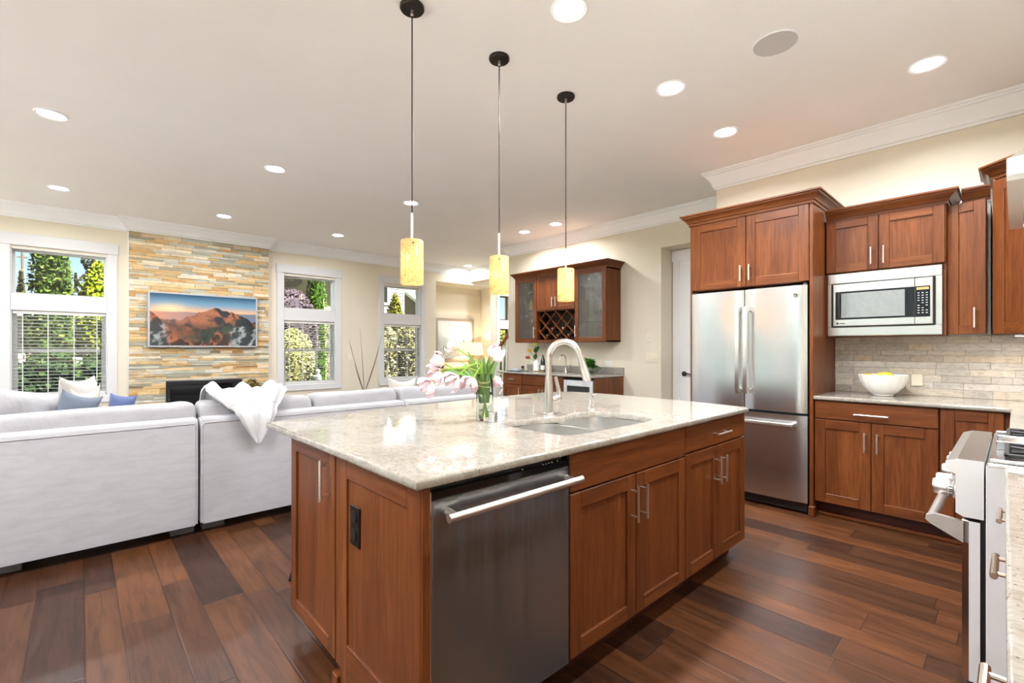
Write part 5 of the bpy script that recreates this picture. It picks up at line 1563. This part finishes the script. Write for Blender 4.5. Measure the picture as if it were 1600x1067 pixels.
def pillow(m, c, wd, ht, th, rot, seed=0, ears=.10, n=22):
    def side(sg):
        def fn(a, b_):
            u, v = 2 * a - 1, 2 * b_ - 1
            x = wd / 2 * u * (1 - ears * (1 - v * v)); z = ht / 2 * v * (1 - ears * (1 - u * u))
            t_ = th / 2 * max(0, (1 - u ** 4)) ** .6 * max(0, (1 - v ** 4)) ** .6
            t_ *= 1 + .16 * noise.noise(Vector((x * 9 + seed, z * 9, seed)))
            p = rot @ Vector((x, sg * t_, z)); return (p.x + c[0], p.y + c[1], p.z + c[2])
        m.surf(fn, n, n)
    side(1); side(-1)
def rot(ax, ay, az):
    return Matrix.Rotation(math.radians(az), 3, 'Z') @ Matrix.Rotation(math.radians(ax), 3, 'X') @ Matrix.Rotation(math.radians(ay), 3, 'Y')
def pil(lab, c, wd, ht, th, r, mt, seed, ears=.1, name='throw_pillow', extra=None):
    m = MB(); pillow(m, c, wd, ht, th, r, seed, ears); o = m.build(name, mt, None, angle=70)
    tag(o, lab, 'pillow', 'pillows on the grey sofa')
    return o
pil('large puffy grey loose cushion on the sofa, nearest the photo edge', (-.33, 4.42, .785), .46, .44, .24, rot(-8, 12, 28), M['sofa_c'], 3, .03)
pil('puffy grey cushion half hidden behind the large grey one, at the photo edge', (-.62, 4.80, .745), .50, .50, .22, rot(-10, 0, -10), M['sofa_c'], 8, .05)
pil('oatmeal linen pillow standing behind the slate one, with two raised corners', (0.0, 4.72, .800), .38, .54, .14, rot(-4, 2, 60), M['pil_lt'], 11, .16)
pil('slate blue-grey pillow lying low in front of the oatmeal one', (-.045, 4.30, .750), .22, .46, .12, rot(-8, 18, 12), M['pil_gr'], 15, .12)
pil('cream pillow with two pointed corners, between the slate and denim ones', (.062, 4.47, .765), .17, .50, .10, rot(-4, -8, 5), M['pil_cr'], 19, .26)
pil('denim blue pillow low on the sofa, nearest the fireplace', (.196, 4.34, .728), .15, .44, .12, rot(-8, 10, 0), M['pil_bl'], 23, .08)
pil('small pointed cream pillow at the far sofa end, below the far window', (2.50, 4.40, .74), .40, .47, .12, rot(-6, 4, 12), M['pil_cr'], 29, .24)
pil('small pointed white pillow at the far sofa end, behind the tulips', (2.93, 4.40, .74), .40, .47, .12, rot(-6, -4, -8), M['pil_lt'], 31, .24)

# white plush throw over the sofa back
def throw():
    path = [(4.30, .600), (4.22, .80), (4.14, .905), (4.04, .938), (3.93, .930), (3.86, .885), (3.80, .828), (3.752, .800), (3.738, .755), (3.735, .70), (3.735, .615)]
    L = [0]
    for a, b_ in zip(path, path[1:]): L.append(L[-1] + math.hypot(b_[0] - a[0], b_[1] - a[1]))
    def at(s):
        d = s * L[-1]
        for i in range(len(L) - 1):
            if d <= L[i + 1] + 1e-9:
                k = (d - L[i]) / (L[i + 1] - L[i]); return path[i][0] + (path[i + 1][0] - path[i][0]) * k, path[i][1] + (path[i + 1][1] - path[i][1]) * k, Vector((path[i + 1][0] - path[i][0], path[i + 1][1] - path[i][1])).normalized()
        return (*path[-1], Vector((0, -1)))
    def pt(u, v, off):
        s = v; y, z, d = at(s)
        c0 = .925 + .018 * s; hw0 = .262
        k = min(1.0, max(0.0, (s - .60) / .40))
        hw = hw0 * (1 - k ** .95) + .028 * k
        a = 2 * u - 1
        x = c0 + a * hw
        nrm = Vector((d.y, -d.x)); 
        if nrm.y < 0 and s < .6: nrm = -nrm
        if s >= .6 and nrm.x > 0: nrm = -nrm
        rip = (.022 * math.cos(a * 8.2 + .6) + .010 * math.cos(a * 17 + 1)) * (1 - k) ** .5 * (.4 + .6 * min(1, s * 3))
        f = (.014 + rip + .02 + off + .007 * noise.noise(Vector((x * 14, y * 14, z * 14))))
        tip = -.06 * (a * a) * (1 if s > .93 else 0)
        return (x, y + nrm.x * f, z + nrm.y * f - (0.03 * (1 - abs(a)) * k * k) + .018 * (1 - k) * a * a * (1 if .2 < s < .5 else 0))
    m = MB(); nu, nv = 44, 60
    # closed blanket: outer and inner skin joined round the rim
    v = [pt(i / nu, j / nv, .012) for i in range(nu + 1) for j in range(nv + 1)] + [pt(i / nu, j / nv, -.004) for i in range(nu + 1) for j in range(nv + 1)]
    f = []; N = (nu + 1) * (nv + 1); ix = lambda i, j: i * (nv + 1) + j
    for i in range(nu):
        for j in range(nv):
            q = (ix(i, j), ix(i + 1, j), ix(i + 1, j + 1), ix(i, j + 1)); f.append(q); f.append(tuple(N + k for k in q[::-1]))
    for i in range(nu):
        for j in (0, nv): f.append((ix(i, j), ix(i + 1, j), N + ix(i + 1, j), N + ix(i, j)))
    for j in range(nv):
        for i in (0, nu): f.append((ix(i, j), ix(i, j + 1), N + ix(i, j + 1), N + ix(i, j)))
    m.add(v, f); o = m.build('throw_blanket', M['plush'], None, angle=80)
    tag(o, 'white plush throw draped in a point over the grey sofa back', 'blanket')
throw()

# ------------------------------------------------------------------ vase of tulips
VX, VY = 1.478, 1.795
t = thing('glass_vase', 'clear glass cylinder vase of pale pink tulips on the island', 'vase', (VX, VY, .914))
m = MB(); m.lathe([(0, 0), (.041, 0), (.0425, .002), (.0425, .228), (.0415, .230), (.0400, .229), (.0398, .012), (0, .012)], (VX, VY, .9145), 40); m.build('vase', M['glass'], t, angle=60)
m = MB(); m.lathe([(0, 0), (.0392, 0), (.0392, .115), (0, .115)], (VX, VY, .9275), 40); m.build('water', M['water'], t)
m = MB()
for k, zz in enumerate((1.085, 1.108, 1.100)):
    m.tube([(VX + .036 * math.cos(q), VY + .036 * math.sin(q), zz + .006 * math.sin(q + k)) for q in [2 * PI * i / 20 for i in range(21)]], .0022, 6)
m.build('raffia_tie', plain('raffia', S(214, 226, 150), .7), t)
RV = Vector((.7336, -.6796, 0)); FV = Vector((.6796, .7336, 0)); PV = Vector((VX, VY, 0))
def loc(off, z, dep=0.0): return PV + RV * off + FV * dep + Vector((0, 0, z))
random.seed(14)
stem_m = plain('tulip_stem', S(140, 178, 66), .5)
def tulip(lab, off, z, dep, axis, size, mo, leaves, pinkness=.5, open_=.9):
    """off and z: where the bloom's base sits beside the vase; axis: the way the bloom faces"""
    t = thing('tulip', lab, 'flower', (VX, VY, .93), 'tulips in the glass vase')
    ax = (RV * axis[0] + FV * axis[1] + Vector((0, 0, axis[2]))).normalized()
    c = loc(off, z, dep); b0 = loc(-mo[0] * .5, .934, -mo[1] * .5); mouth = loc(mo[0], 1.143, mo[1])
    pre = c - ax * .07
    P = [b0, b0.lerp(mouth, .6), mouth, mouth + (mouth - b0).normalized() * .05, pre, c]
    if c.z < 1.12: P[3] = mouth + Vector((0, 0, .035)) + (c - mouth) * .25
    pts = []
    for i in range(1, len(P) - 2 + 1):
        p0, p1, p2 = P[i - 1], P[i], P[min(i + 1, len(P) - 1)]; p3 = P[min(i + 2, len(P) - 1)]
        for s in [k / 6 for k in range(6)]:
            pts.append(.5 * ((2 * p1) + (p2 - p0) * s + (2 * p0 - 5 * p1 + 4 * p2 - p3) * s * s + (3 * p1 - p0 - 3 * p2 + p3) * s ** 3))
    m = MB(); m.tube([b0] + pts + [c], .0036, 8); m.build('stem', stem_m, t)
    m = MB(); s1 = ax.orthogonal().normalized(); s2 = ax.cross(s1)
    for ring in (0, 1):
        for q in range(3 + ring * 1 if ring else 3):
            a = 2 * PI * q / (3 + ring) + ring * .7 + random.uniform(-.25, .25)
            rad = (s1 * math.cos(a) + s2 * math.sin(a)); sd = ax.cross(rad)
            Ln = size * random.uniform(.9, 1.12); spread = (.30 + ring * .28) * open_ * random.uniform(.8, 1.3)
            tipp = c + ax * Ln + rad * size * spread
            # petal: cupped broad blade, pale at the base, pinker on the back and rim
            n = 9; v = []; w_ = size * .34
            bulge = size * (.26 + .10 * ring)
            for i in range(n + 1):
                u = i / n; p = c + (tipp - c) * u + rad * bulge * math.sin(u * PI) ** .9
                ww = w_ * (math.sin(PI * min(1, u * .86 + .07)) ** .7) * (1 - .25 * u)
                rf = .004 * math.sin(u * 13 + q * 2)
                v.append([p - sd * ww - rad * ww * .25 + rad * rf, p - sd * ww * .5 + rad * .002, p + rad * .004, p + sd * ww * .5 + rad * .002, p + sd * ww - rad * ww * .25 - rad * rf])
            for i in range(n):
                u = (i + .5) / n
                for k in range(4):
                    e_ = abs(k - 1.5) / 1.5
                    base_c = lerp(S(238, 226, 150), S(248, 236, 238), u * 3.2)
                    pk_ = lerp(base_c, S(240, 176, 202), pinkness * (.25 + .5 * e_) * (.5 + .5 * math.sin(u * PI)) * random.uniform(.6, 1.2))
                    m.col = pk_
                    m.add([v[i][k], v[i][k + 1], v[i + 1][k + 1], v[i + 1][k]], [(0, 1, 2, 3)])
    bl = m.build('bloom', M['petal'], t, recalc=False, angle=180)
    m = MB()
    for q in range(5):
        a = 2 * PI * q / 5; rad = s1 * math.cos(a) + s2 * math.sin(a); m.tube([c + ax * .004, c + ax * size * .35 + rad * size * .1], [.0012, .002], 5)
    m.build('stamens', plain('stamen_yellow', S(226, 206, 90), .6), bl)
    for (lo, lz, ld, wd, bend) in leaves:
        m = MB(); col = tuple(cc * random.uniform(.85, 1.1) for cc in S(126, 172, 92))
        bs = loc(lo * .12, 1.00, ld * .1); md = loc(max(-.03, min(.03, lo * .3)), 1.15, ld * .2); tp = loc(lo, lz, ld)
        n = 12; sdv = (tp - bs).cross(FV).normalized() * 1.0
        sdv = RV if abs(lo) < .1 else (Vector((0, 0, 1)) * .75 + FV * .4).normalized()
        v = []
        for i in range(n + 1):
            u = i / n; p = bs.lerp(md, u).lerp(md.lerp(tp, u), u) if True else bs
            p = bs * (1 - u) ** 2 + md * 2 * u * (1 - u) + tp * u * u
            ww = wd * math.sin(PI * min(1, .12 + .88 * u)) ** .7 * (1 - .3 * u); 
            if u < .35: ww = min(ww, .013)
            v += [p - sdv * ww - FV * ww * .35, p, p + sdv * ww - FV * ww * .35]
        m.col = col
        m.add(v, [(i * 3 + q, i * 3 + q + 1, i * 3 + q + 4, i * 3 + q + 3) for i in range(n) for q in (0, 1)])
        m.build('leaf', M['leafy'], t, recalc=False, angle=180)
    return t
tulip('palest small tulip highest in the bouquet, in front of the framed mirror', -.135, 1.268, .01, (-.8, -.1, .55), .055, (-.020, .005), [(-.085, 1.262, -.02, .021, 0), (-.13, 1.215, .0, .016, 0)], .55)
tulip('large pale tulip below the topmost one, facing the windows', -.195, 1.195, -.03, (-.85, -.3, .35), .068, (-.022, -.006), [(-.212, 1.172, .0, .014, 0)], .35)
tulip('wide-open pale tulip stretching toward the far sofa end, third from the top', -.208, 1.150, -.01, (-.8, -.4, -.25), .072, (-.026, .010), [(-.03, 1.225, .0, .020, 0)], .4, 1.1)
tulip('drooping pale tulip hanging lowest and farthest from the vase', -.245, 1.118, -.05, (-.75, -.3, -.75), .078, (-.026, -.012), [(-.15, 1.185, -.03, .013, 0)], .5)
tulip('pale tulip drooping midway between the vase and the lowest bloom', -.125, 1.140, -.05, (-.65, -.3, -.55), .074, (-.018, -.016), [(-.004, 1.235, -.01, .020, 0)], .4)
tulip('pink-edged tulip hanging against the rim of the glass vase', -.050, 1.130, -.055, (-.35, -.35, -.6), .066, (-.010, -.024), [(.026, 1.245, .01, .019, 0)], .85, 1.1)
tulip('full round pale tulip upright on the stair side of the vase', .036, 1.215, .0, (.55, -.3, .75), .066, (.016, .0), [(.066, 1.205, -.02, .018, 0)], .35, 1.2)
tulip('deep pink tulip hanging low behind the vase on the bar side', .044, 1.125, .05, (.2, .5, -.7), .055, (.016, .020), [(.055, 1.225, .02, .018, 0)], 1.2)

# ------------------------------------------------------------------ ceiling
def can_light(x, y, lab, r=.078, k=1.0, sp=165):
    t = thing('recessed_light', lab, 'ceiling light', (x, y, ZC), 'round recessed ceiling lights')
    m = MB(); m.lathe([(r, ZC - .0005), (r, ZC - .004), (r + .016, ZC - .009), (r + .020, ZC - .004), (r + .020, ZC - .0005)], (x, y, 0), 40); m.build('trim_ring', M['trim'], t)
    m = MB(); m.lathe([(0, ZC - .003), (r, ZC - .003)], (x, y, 0), 32); m.build('lens', M['lens'], t)
    l = lamp('can_lamp', 'AREA', (0, 0, -.006), CAN_W * k, (.96, .98, 1.0), shape='DISK', size=r * 1.9, spread=math.radians(sp))
    l.parent = t
can_light(-.16, 4.98, 'recessed ceiling light at the photo edge, nearest the sofa end')
can_light(-.17, 7.2, 'recessed ceiling light above the wide blinds, deeper of the two at the photo edge', k=.4)
can_light(1.42, 4.98, 'recessed ceiling light over the sofa, left of the first pendant cord', k=.7)
can_light(1.42, 7.22, 'recessed ceiling light close before the stone chimney breast', k=.4)
can_light(2.97, 5.02, 'recessed ceiling light whose disc meets the first pendant cord', k=.7)
can_light(2.97, 7.22, 'small recessed ceiling light over the middle window', k=.4)
can_light(4.97, 5.08, 'recessed ceiling light by the bar wall, farther one of the close pair', k=.5, sp=150)
can_light(4.98, 4.46, 'recessed ceiling light by the bar wall, nearer one of the close pair', k=.5, sp=150)
can_light(6.10, 7.98, 'dim recessed ceiling light in the far corner before the niche', k=.22)
can_light(1.88, 1.59, 'large recessed ceiling light over the dishwasher side of the island, cut by the photo top')
can_light(2.96, 1.60, 'recessed ceiling light over the island sink, beside the ceiling speaker')
can_light(3.89, 1.62, 'recessed ceiling light in front of the refrigerator', k=.42, sp=150)
can_light(3.89, .374, 'recessed ceiling light over the corner counter and range', k=.5, sp=150)
for (x, y) in ((1.88, .374), (-.95, 1.7), (-1.7, 4.98), (-1.7, 7.2), (-2.3, 1.7), (7.6, 7.2)):  # unseen lights added to brighten the room, hall and island end
    can_light(x, y, 'added recessed ceiling light out of view, brightening the room', k=1.5 if y < 3 and x < 1 else (.5 if x < 0 and y > 7 else 1))
for o in [q for q in COL.objects if q.get('label') == 'added recessed ceiling light out of view, brightening the room']: o['group'] = 'added recessed lights out of view'

t = thing('ceiling_speaker', 'large round flush ceiling speaker grille among the lights', 'speaker', (2.975, .952, ZC))
m = MB(); m.lathe([(.115, ZC - .0005), (.115, ZC - .006), (.122, ZC - .007), (.124, ZC - .0005)], (2.975, .952, 0), 48); m.build('ring', M['trim'], t)
g = G('speaker_mesh'); vv = g.n('TexVoronoi'); vv.inputs['Scale'].default_value = 420; g.l(g.coords(), vv.inputs['Vector'])
g.set(color=g.ramp(vv.outputs['Distance'], [(.2, S(176, 174, 174)), (.5, S(206, 203, 202))]), rough=.7)
m = MB(); m.lathe([(0, ZC - .0055), (.115, ZC - .0055)], (2.975, .952, 0), 40); m.build('grille', g.m, t)

def pendant(x, y, lab, a):
    t = thing('pendant_light', lab, 'pendant light', (x, y, ZC), 'pendant lights over the island')
    m = MB(); m.lathe([(0, 0), (.062, 0), (.063, -.012), (.058, -.020), (0, -.021)], (x, y, ZC - .0005), 36); m.build('canopy', M['bronze'], t)
    m = MB(); m.lathe([(0, -.021), (.008, -.021), (.008, -.045), (.004, -.05), (0, -.05)], (x, y, ZC - .0005), 14); m.build('strain_relief', M['nickel'], t)
    m = MB(); m.tube([(x, y, ZC - .045), (x, y, 1.97)], .0035, 8); m.build('cord', M['bronze'], t)
    m = MB(); m.tube([(x, y, 1.975), (x, y, 1.80)], .0065, 10); m.lathe([(0, 0), (.018, 0), (.018, -.05), (0, -.05)], (x, y, 1.80), 16); m.build('socket_stem', M['nickel'], t)
    m = MB(); r = .0585
    m.lathe([(r, 1.605), (r, 1.828), (r - .003, 1.832), (.012, 1.833), (.012, 1.829), (r - .006, 1.828), (r - .005, 1.605)], (x, y, 0), 44); m.build('glass_shade', M['onyx'], t, angle=50)
    m = MB(); m.lathe([(0, 0), (.0042, 0), (.0042, -.003), (0, -.0035)], (0, 0, 0), 12)
    ca, sa = math.cos(a), math.sin(a)
    m.v = [(x + ca * (r + .0005 - p[2]) - sa * p[0], y + sa * (r + .0005 - p[2]) + ca * p[0], 1.808 + p[1]) for p in m.v]
    m.build('set_screw', M['black'], t)
    m = MB(); m.ell((x, y, 1.755), (.015, .015, .02), 12, 8); m.build('bulb', emis('warm_bulb', (1, .8, .5), 3), t)
    l = lamp('pendant_bulb_lamp', 'POINT', (0, 0, 1.715 - ZC), 0.55, (1.0, .86, .60), shadow_soft_size=.012); l.parent = t
    l2 = lamp('pendant_bulb_lamp', 'POINT', (0, 0, 1.675 - ZC), 0.25, (1.0, .86, .62), shadow_soft_size=.01); l2.parent = t
toc = lambda x, y: math.atan2(-y, -x)
pendant(1.268, 2.133, 'pendant with amber glass cylinder shade over the island, nearest the sofa throw', toc(1.27, 2.13) + .1)
pendant(1.882, 2.146, 'amber glass pendant in the middle of the three over the island', toc(1.88, 2.15))
pendant(2.512, 2.153, 'amber glass pendant nearest the refrigerator, before the bar cabinet', toc(2.5, 2.15) + .7)
o = bpy.data.objects['table_lamp']
l = lamp('table_lamp_bulb', 'POINT', (lx - o.location.x, ly - o.location.y, 1.31 - o.location.z), 12, (1, .82, .56), shadow_soft_size=.03); l.parent = o

# ------------------------------------------------------------------ outdoors
b = MB(); b.box(-40, 40, 8.95, 60, -.35, -.25); b.box(-40, -9.0, -20, 8.9, -.35, -.25)
structure(b, 'ground', M['lawn'])
b = MB(); b.box(-8.99, X_W - .21, -20, 8.9, -.35, -.10)  # unseen pale ground added to bounce sunlight onto the ceiling
structure(b, 'bounce_ground', plain('pale_bounce_surface', S(236, 234, 230), .8))
random.seed(77)
def crown_mesh(m, c, r, n, size, cols, shape=None, core=True):
    """leaf cards over a rounded body; shape(h) scales the width with height -1..1"""
    shape = shape or (lambda h: math.sqrt(max(0, 1 - h * h)))
    for i in range(n):
        h = random.uniform(-1, 1); a = random.uniform(0, 2 * PI); k = shape(h) * random.uniform(.82, 1.08)
        k *= 1 + .12 * noise.noise(Vector((math.cos(a) * 2 + c[0], math.sin(a) * 2, h * 3)))
        p = Vector((c[0] + r[0] * k * math.cos(a), c[1] + r[1] * k * math.sin(a), c[2] + r[2] * h))
        s = size * random.uniform(.6, 1.3); d = Vector((random.gauss(0, 1), random.gauss(0, 1), random.gauss(.3, 1))).normalized(); e = d.orthogonal().normalized() * s * .5
        kk = random.uniform(.65, 1.3); cc = random.choice(cols); m.col = tuple(x * kk for x in cc)
        m.add([p - d * s * .5, p + e * .7, p + d * s * .5, p - e * .7], [(0, 1, 2, 3)])
    if core:
        m.col = cols[0]; rings = []
        prof = [(max(.001, shape(-1 + 2 * j / 10) * .70) * r[0], c[2] + r[2] * (-1 + 2 * j / 10) * .97) for j in range(11)]
        m.lathe([(0, prof[0][1])] + prof + [(0, prof[-1][1])], (c[0], c[1], 0), 18)
def tree(nm, lab, c, r, n, size, cols, shape=None, trunk=True, group=None, cat='tree', core=True):
    t = thing(nm, lab, cat, (c[0], c[1], -.25), group)
    m = MB(); crown_mesh(m, c, r, n, size, cols, shape, core); m.build('crown', M['garden_leaf'], t, smooth=False, recalc=False)
    if trunk:
        m = MB(); m.tube([(c[0], c[1], -.25), (c[0], c[1], c[2] - r[2] * .5)], [max(.05, r[0] * .12), .05], 10); m.build('trunk', M['bark'], t)
    return t
GR = [S(70, 104, 34), S(110, 138, 52), S(146, 160, 76), S(92, 124, 42)]
colm = lambda h: (1.0 if h < -.2 else max(.0, 1 - ((h + .2) / 1.2) ** 2.2)) * (1 - .12 * h)
tree('arborvitae', 'tall clipped green column tree seen through the wide window transom', (-.43, 13.2, 2.2), (.345, .345, 2.45), 5200, .075, GR, colm)
tree('golden_cypress', 'bright golden-green conifer beside the clipped column tree, in the wide window', (.27, 12.2, 1.25), (.30, .30, 1.72), 3600, .085, [S(170, 196, 20), S(206, 220, 40), S(150, 184, 24), S(226, 232, 80)], lambda h: max(0, 1 - abs(h) ** 3) ** .8 * (1 if h > .3 else .45 + .55 * max(0, (h + .4) / .7)))
FG = [S(60, 70, 42), S(84, 90, 56), S(104, 104, 70)]
tree('fir_tree', 'distant dark fir behind the golden conifer', (.32, 31, 3.2), (1.4, 1.4, 3.7), 2600, .16, FG, lambda h: max(0, (1 - h) / 2) * (.6 + .4 * math.sin(h * 22)), core=False)
tree('fir_tree', 'distant dark fir between the column tree and the golden conifer', (-.16, 34, 2.3), (.95, .95, 3.0), 1500, .14, FG, lambda h: max(0, (1 - h) / 2) * (.6 + .4 * math.sin(h * 22)), core=False)
t = thing('utility_pole', 'thin utility pole against the blue sky in the wide window', 'pole', (-1.87, 30, -.25))
m = MB(); m.tube([(-1.87, 30, -.25), (-1.87, 30, 5.75)], .045, 8); m.build('pole', M['bark'], t)
m = MB(); m.box(-2.05, -1.7, 29.97, 30.03, 5.3, 5.36); m.build('crossarm', M['bark'], t)
tree('fir_tree', 'far brown-green conifer beside the utility pole', (-1.85, 29, 2.2), (.5, .5, 2.4), 900, .2, [S(120, 110, 70), S(90, 96, 60)], lambda h: max(0, (1 - h) / 2))
HG = [S(38, 66, 30), S(58, 92, 40), S(84, 118, 56), S(46, 78, 34)]
t = thing('garden_hedge', 'dark green hedge along the bottom of the wide window blinds', 'hedge', (-.33, 11.0, -.25))
m = MB()
for i, x in enumerate((-1.02, -.33, .36)): crown_mesh(m, (x, 11.0, .35), (.40, .4, .92), 1700, .11, HG, lambda h: max(0, 1 - abs(h) ** 4))
m.build('foliage', M['garden_leaf'], t, smooth=False, recalc=False)
# neighbours
def house(lab, x0, x1, y, wall, h, windows=(), siding=None, rise=1.6, roofc=S(68, 66, 64)):
    t = thing('neighbour_house', lab, 'house', ((x0 + x1) / 2, y, -.25))
    m = MB(); m.box(x0, x1, y, y + 5, -.25, h)
    if siding:
        k = -.25
        while k < h - .05: m.prism([(y - .012, k), (y, k + siding), (y, k)], 'x', x0, x1); k += siding
    m.build('walls', wall, t)
    m = MB(); m.prism([(y - .45, h - .02), (y + 5.45, h - .02), (y + 2.5, h + rise)], 'x', x0 - .4, x1 + .4); m.build('roof', plain('roof_shingle', roofc, .9), t)
    m = MB(); m.box(x0 - .42, x1 + .42, y - .48, y - .44, h - .16, h + .02); m.build('fascia', M['trim'], t)
    for (a, b_, c, d) in windows:
        m = MB(); m.box(a - .09, b_ + .09, y - .03, y - .001, c - .09, d + .09); f = m.build('window', M['trim'], t)
        m = MB(); m.box(a, b_, y - .035, y - .0305, c, d); m.build('pane', M['blackglass'], f)
    return t
house('pale pinkish neighbouring house far behind the wide window blinds', -2.6, 1.6, 21.0, plain('pale_siding', S(152, 143, 140), .8), 2.45, [(-.5, .1, 1.0, 1.9)], .2, .4)
t = house('tan stucco neighbouring house behind the middle window', 3.2, 6.35, 16.0, plain('tan_stucco', S(158, 137, 109), .9), 4.05, [])
for (x, z, r) in ((4.89, 3.33, .17), (5.15, 3.38, .09), (5.25, 3.48, .10)):
    m = MB(); m.tube([(x + r * math.cos(q), 15.97, z + r * math.sin(q)) for q in [2 * PI * k / 24 for k in range(25)]], .022, 6)
    m.tube([(x + r * .5 * math.cos(q), 15.97, z + r * .5 * math.sin(q)) for q in [2 * PI * k / 16 for k in range(17)]], .018, 6)
    for k in range(6): m.tube([(x, 15.97, z), (x + r * math.cos(k * PI / 3), 15.97, z + r * math.sin(k * PI / 3))], .012, 5)
    m.build('wall_medallion', plain('rust_iron', S(120, 104, 90), .7), t)
m = MB(); m.box(6.0, 6.10, 15.93, 15.998, -.25, 4.0); m.build('corner_board', M['trim'], t)
house('white clapboard neighbouring house behind the far window', 7.6, 9.75, 17.0, plain('white_siding', S(128, 126, 130), .8), 6.2, [(8.35, 8.98, 3.1, 3.75)], .14)
t = thing('neighbour_house', 'brown gabled neighbouring house beside the white clapboard one, in the far window', 'house', (15, 25, -.25))
m = MB(); m.prism([(13.2, -.25), (17.0, -.25), (17.0, 2.26), (13.2, 4.62)], 'y', 23.5, 28); m.build('walls', plain('brown_siding', S(92, 79, 63), .9), t)
m = MB(); m.prism([(13.0, 4.67), (17.4, 1.93), (17.4, 2.13), (13.0, 4.9)], 'y', 23.1, 28.2); m.build('roof', M['trim'], t)
m = MB(); m.prism([(13.0, 4.92), (17.4, 2.15), (17.4, 5.8), (13.0, 6.0)], 'y', 26.5, 28.2); m.build('rear_roof', plain('tan_roof', S(136, 128, 108), .9), t)
tree('smoke_bush', 'purple-grey smoke bush against the tan house, in the middle window', (4.03, 12.8, 1.60), (.66, .42, 1.2), 4200, .12, [S(104, 92, 104), S(140, 122, 138), S(166, 150, 150), S(120, 104, 100)], None, True, None, 'shrub')
tree('arborvitae', 'bright green column tree in the middle window, beside the smoke bush', (5.04, 13.8, 1.95), (.33, .33, 2.45), 4200, .07, [S(84, 128, 26), S(112, 152, 40), S(60, 104, 24)], colm)
tree('flowering_shrub', 'pale yellow-green shrub low in the middle window, before the smoke bush', (3.69, 11.62, 1.0), (.46, .34, .74), 2200, .07, [S(206, 206, 120), S(228, 224, 160), S(176, 190, 92), S(244, 240, 196)], None, True, None, 'shrub')
for (x, lab) in ((3.28, 'low olive shrub at the bottom of the middle window, below the yellow-green one'), (4.53, 'low brown-green shrub at the bottom of the middle window, behind the stone figure')):
    tree('low_shrub', lab, (x, 10.78, .1), (.40, .34, .66), 1700, .09, [S(112, 104, 64), S(136, 130, 72), S(92, 92, 56), S(150, 150, 90)], None, False, 'low shrubs outside the middle window', 'shrub')
t = thing('garden_statue', 'small white stone garden figure at the bottom of the middle window', 'statue', (3.88, 10.55, -.25))
st = plain('white_stone', S(165, 162, 158), .8, var=.1)
m = MB(); m.box(3.75, 4.01, 10.42, 10.68, -.25, .42, .02); m.build('plinth', st, t)
m = MB(); m.lathe([(0, .42), (.11, .42), (.12, .46), (.08, .54), (.09, .60), (.085, .66), (.04, .70), (.035, .715), (.05, .74), (.052, .775), (.03, .81), (0, .815)], (3.88, 10.55, 0), 20, wob=lambda q, h: 1 + .12 * math.sin(q * 3 + h * 9)); m.build('figure', st, t)
tree('yellow_leaf_shrub', 'golden-leaved shrub before the white house, rising into the far window transom', (6.50, 11.85, 1.70), (.45, .42, 1.10), 2600, .10, [S(150, 150, 40), S(190, 184, 66), S(210, 196, 90), S(104, 116, 40)], lambda h: max(0, (1 - h) / 2) ** .6 * min(1, (1 + h) * 3), True, None, 'shrub')
t = thing('dense_shrub', 'dense cream-green shrub filling the lower far window behind its blind', 'shrub', (5.9, 10.7, -.25))
m = MB()
for (x, y) in ((5.55, 10.75), (6.25, 10.65)): crown_mesh(m, (x, y, .85), (.42, .36, 1.10), 2800, .085, [S(196, 190, 120), S(150, 150, 84), S(226, 220, 176), S(110, 112, 70), S(236, 232, 210)], lambda h: max(0, 1 - abs(h) ** 4))
m.build('foliage', M['garden_leaf'], t, smooth=False, recalc=False)
tree('porch_shrub', 'yellow-green shrub glimpsed through the narrow stair window', (9.2, 10.3, .7), (.6, .5, 1.2), 1500, .09, [S(150, 160, 60), S(70, 92, 36), S(206, 200, 90)], None, True, None, 'shrub')
# garden west of the house, mirrored in the appliances
t = thing('garden_hedge', 'long green garden hedge beyond the added pale ground, outside the photo', 'hedge', (-10, 3.5, -.25))
m = MB()
for i in range(7): crown_mesh(m, (-11, -1.5 + i * 1.7, .35), (.9, 1.0, .75), 700, .3, [S(92, 128, 52), S(140, 166, 80), S(70, 104, 44)], lambda h: max(0, 1 - abs(h) ** 4))
m.build('foliage', M['garden_leaf'], t, smooth=False, recalc=False)
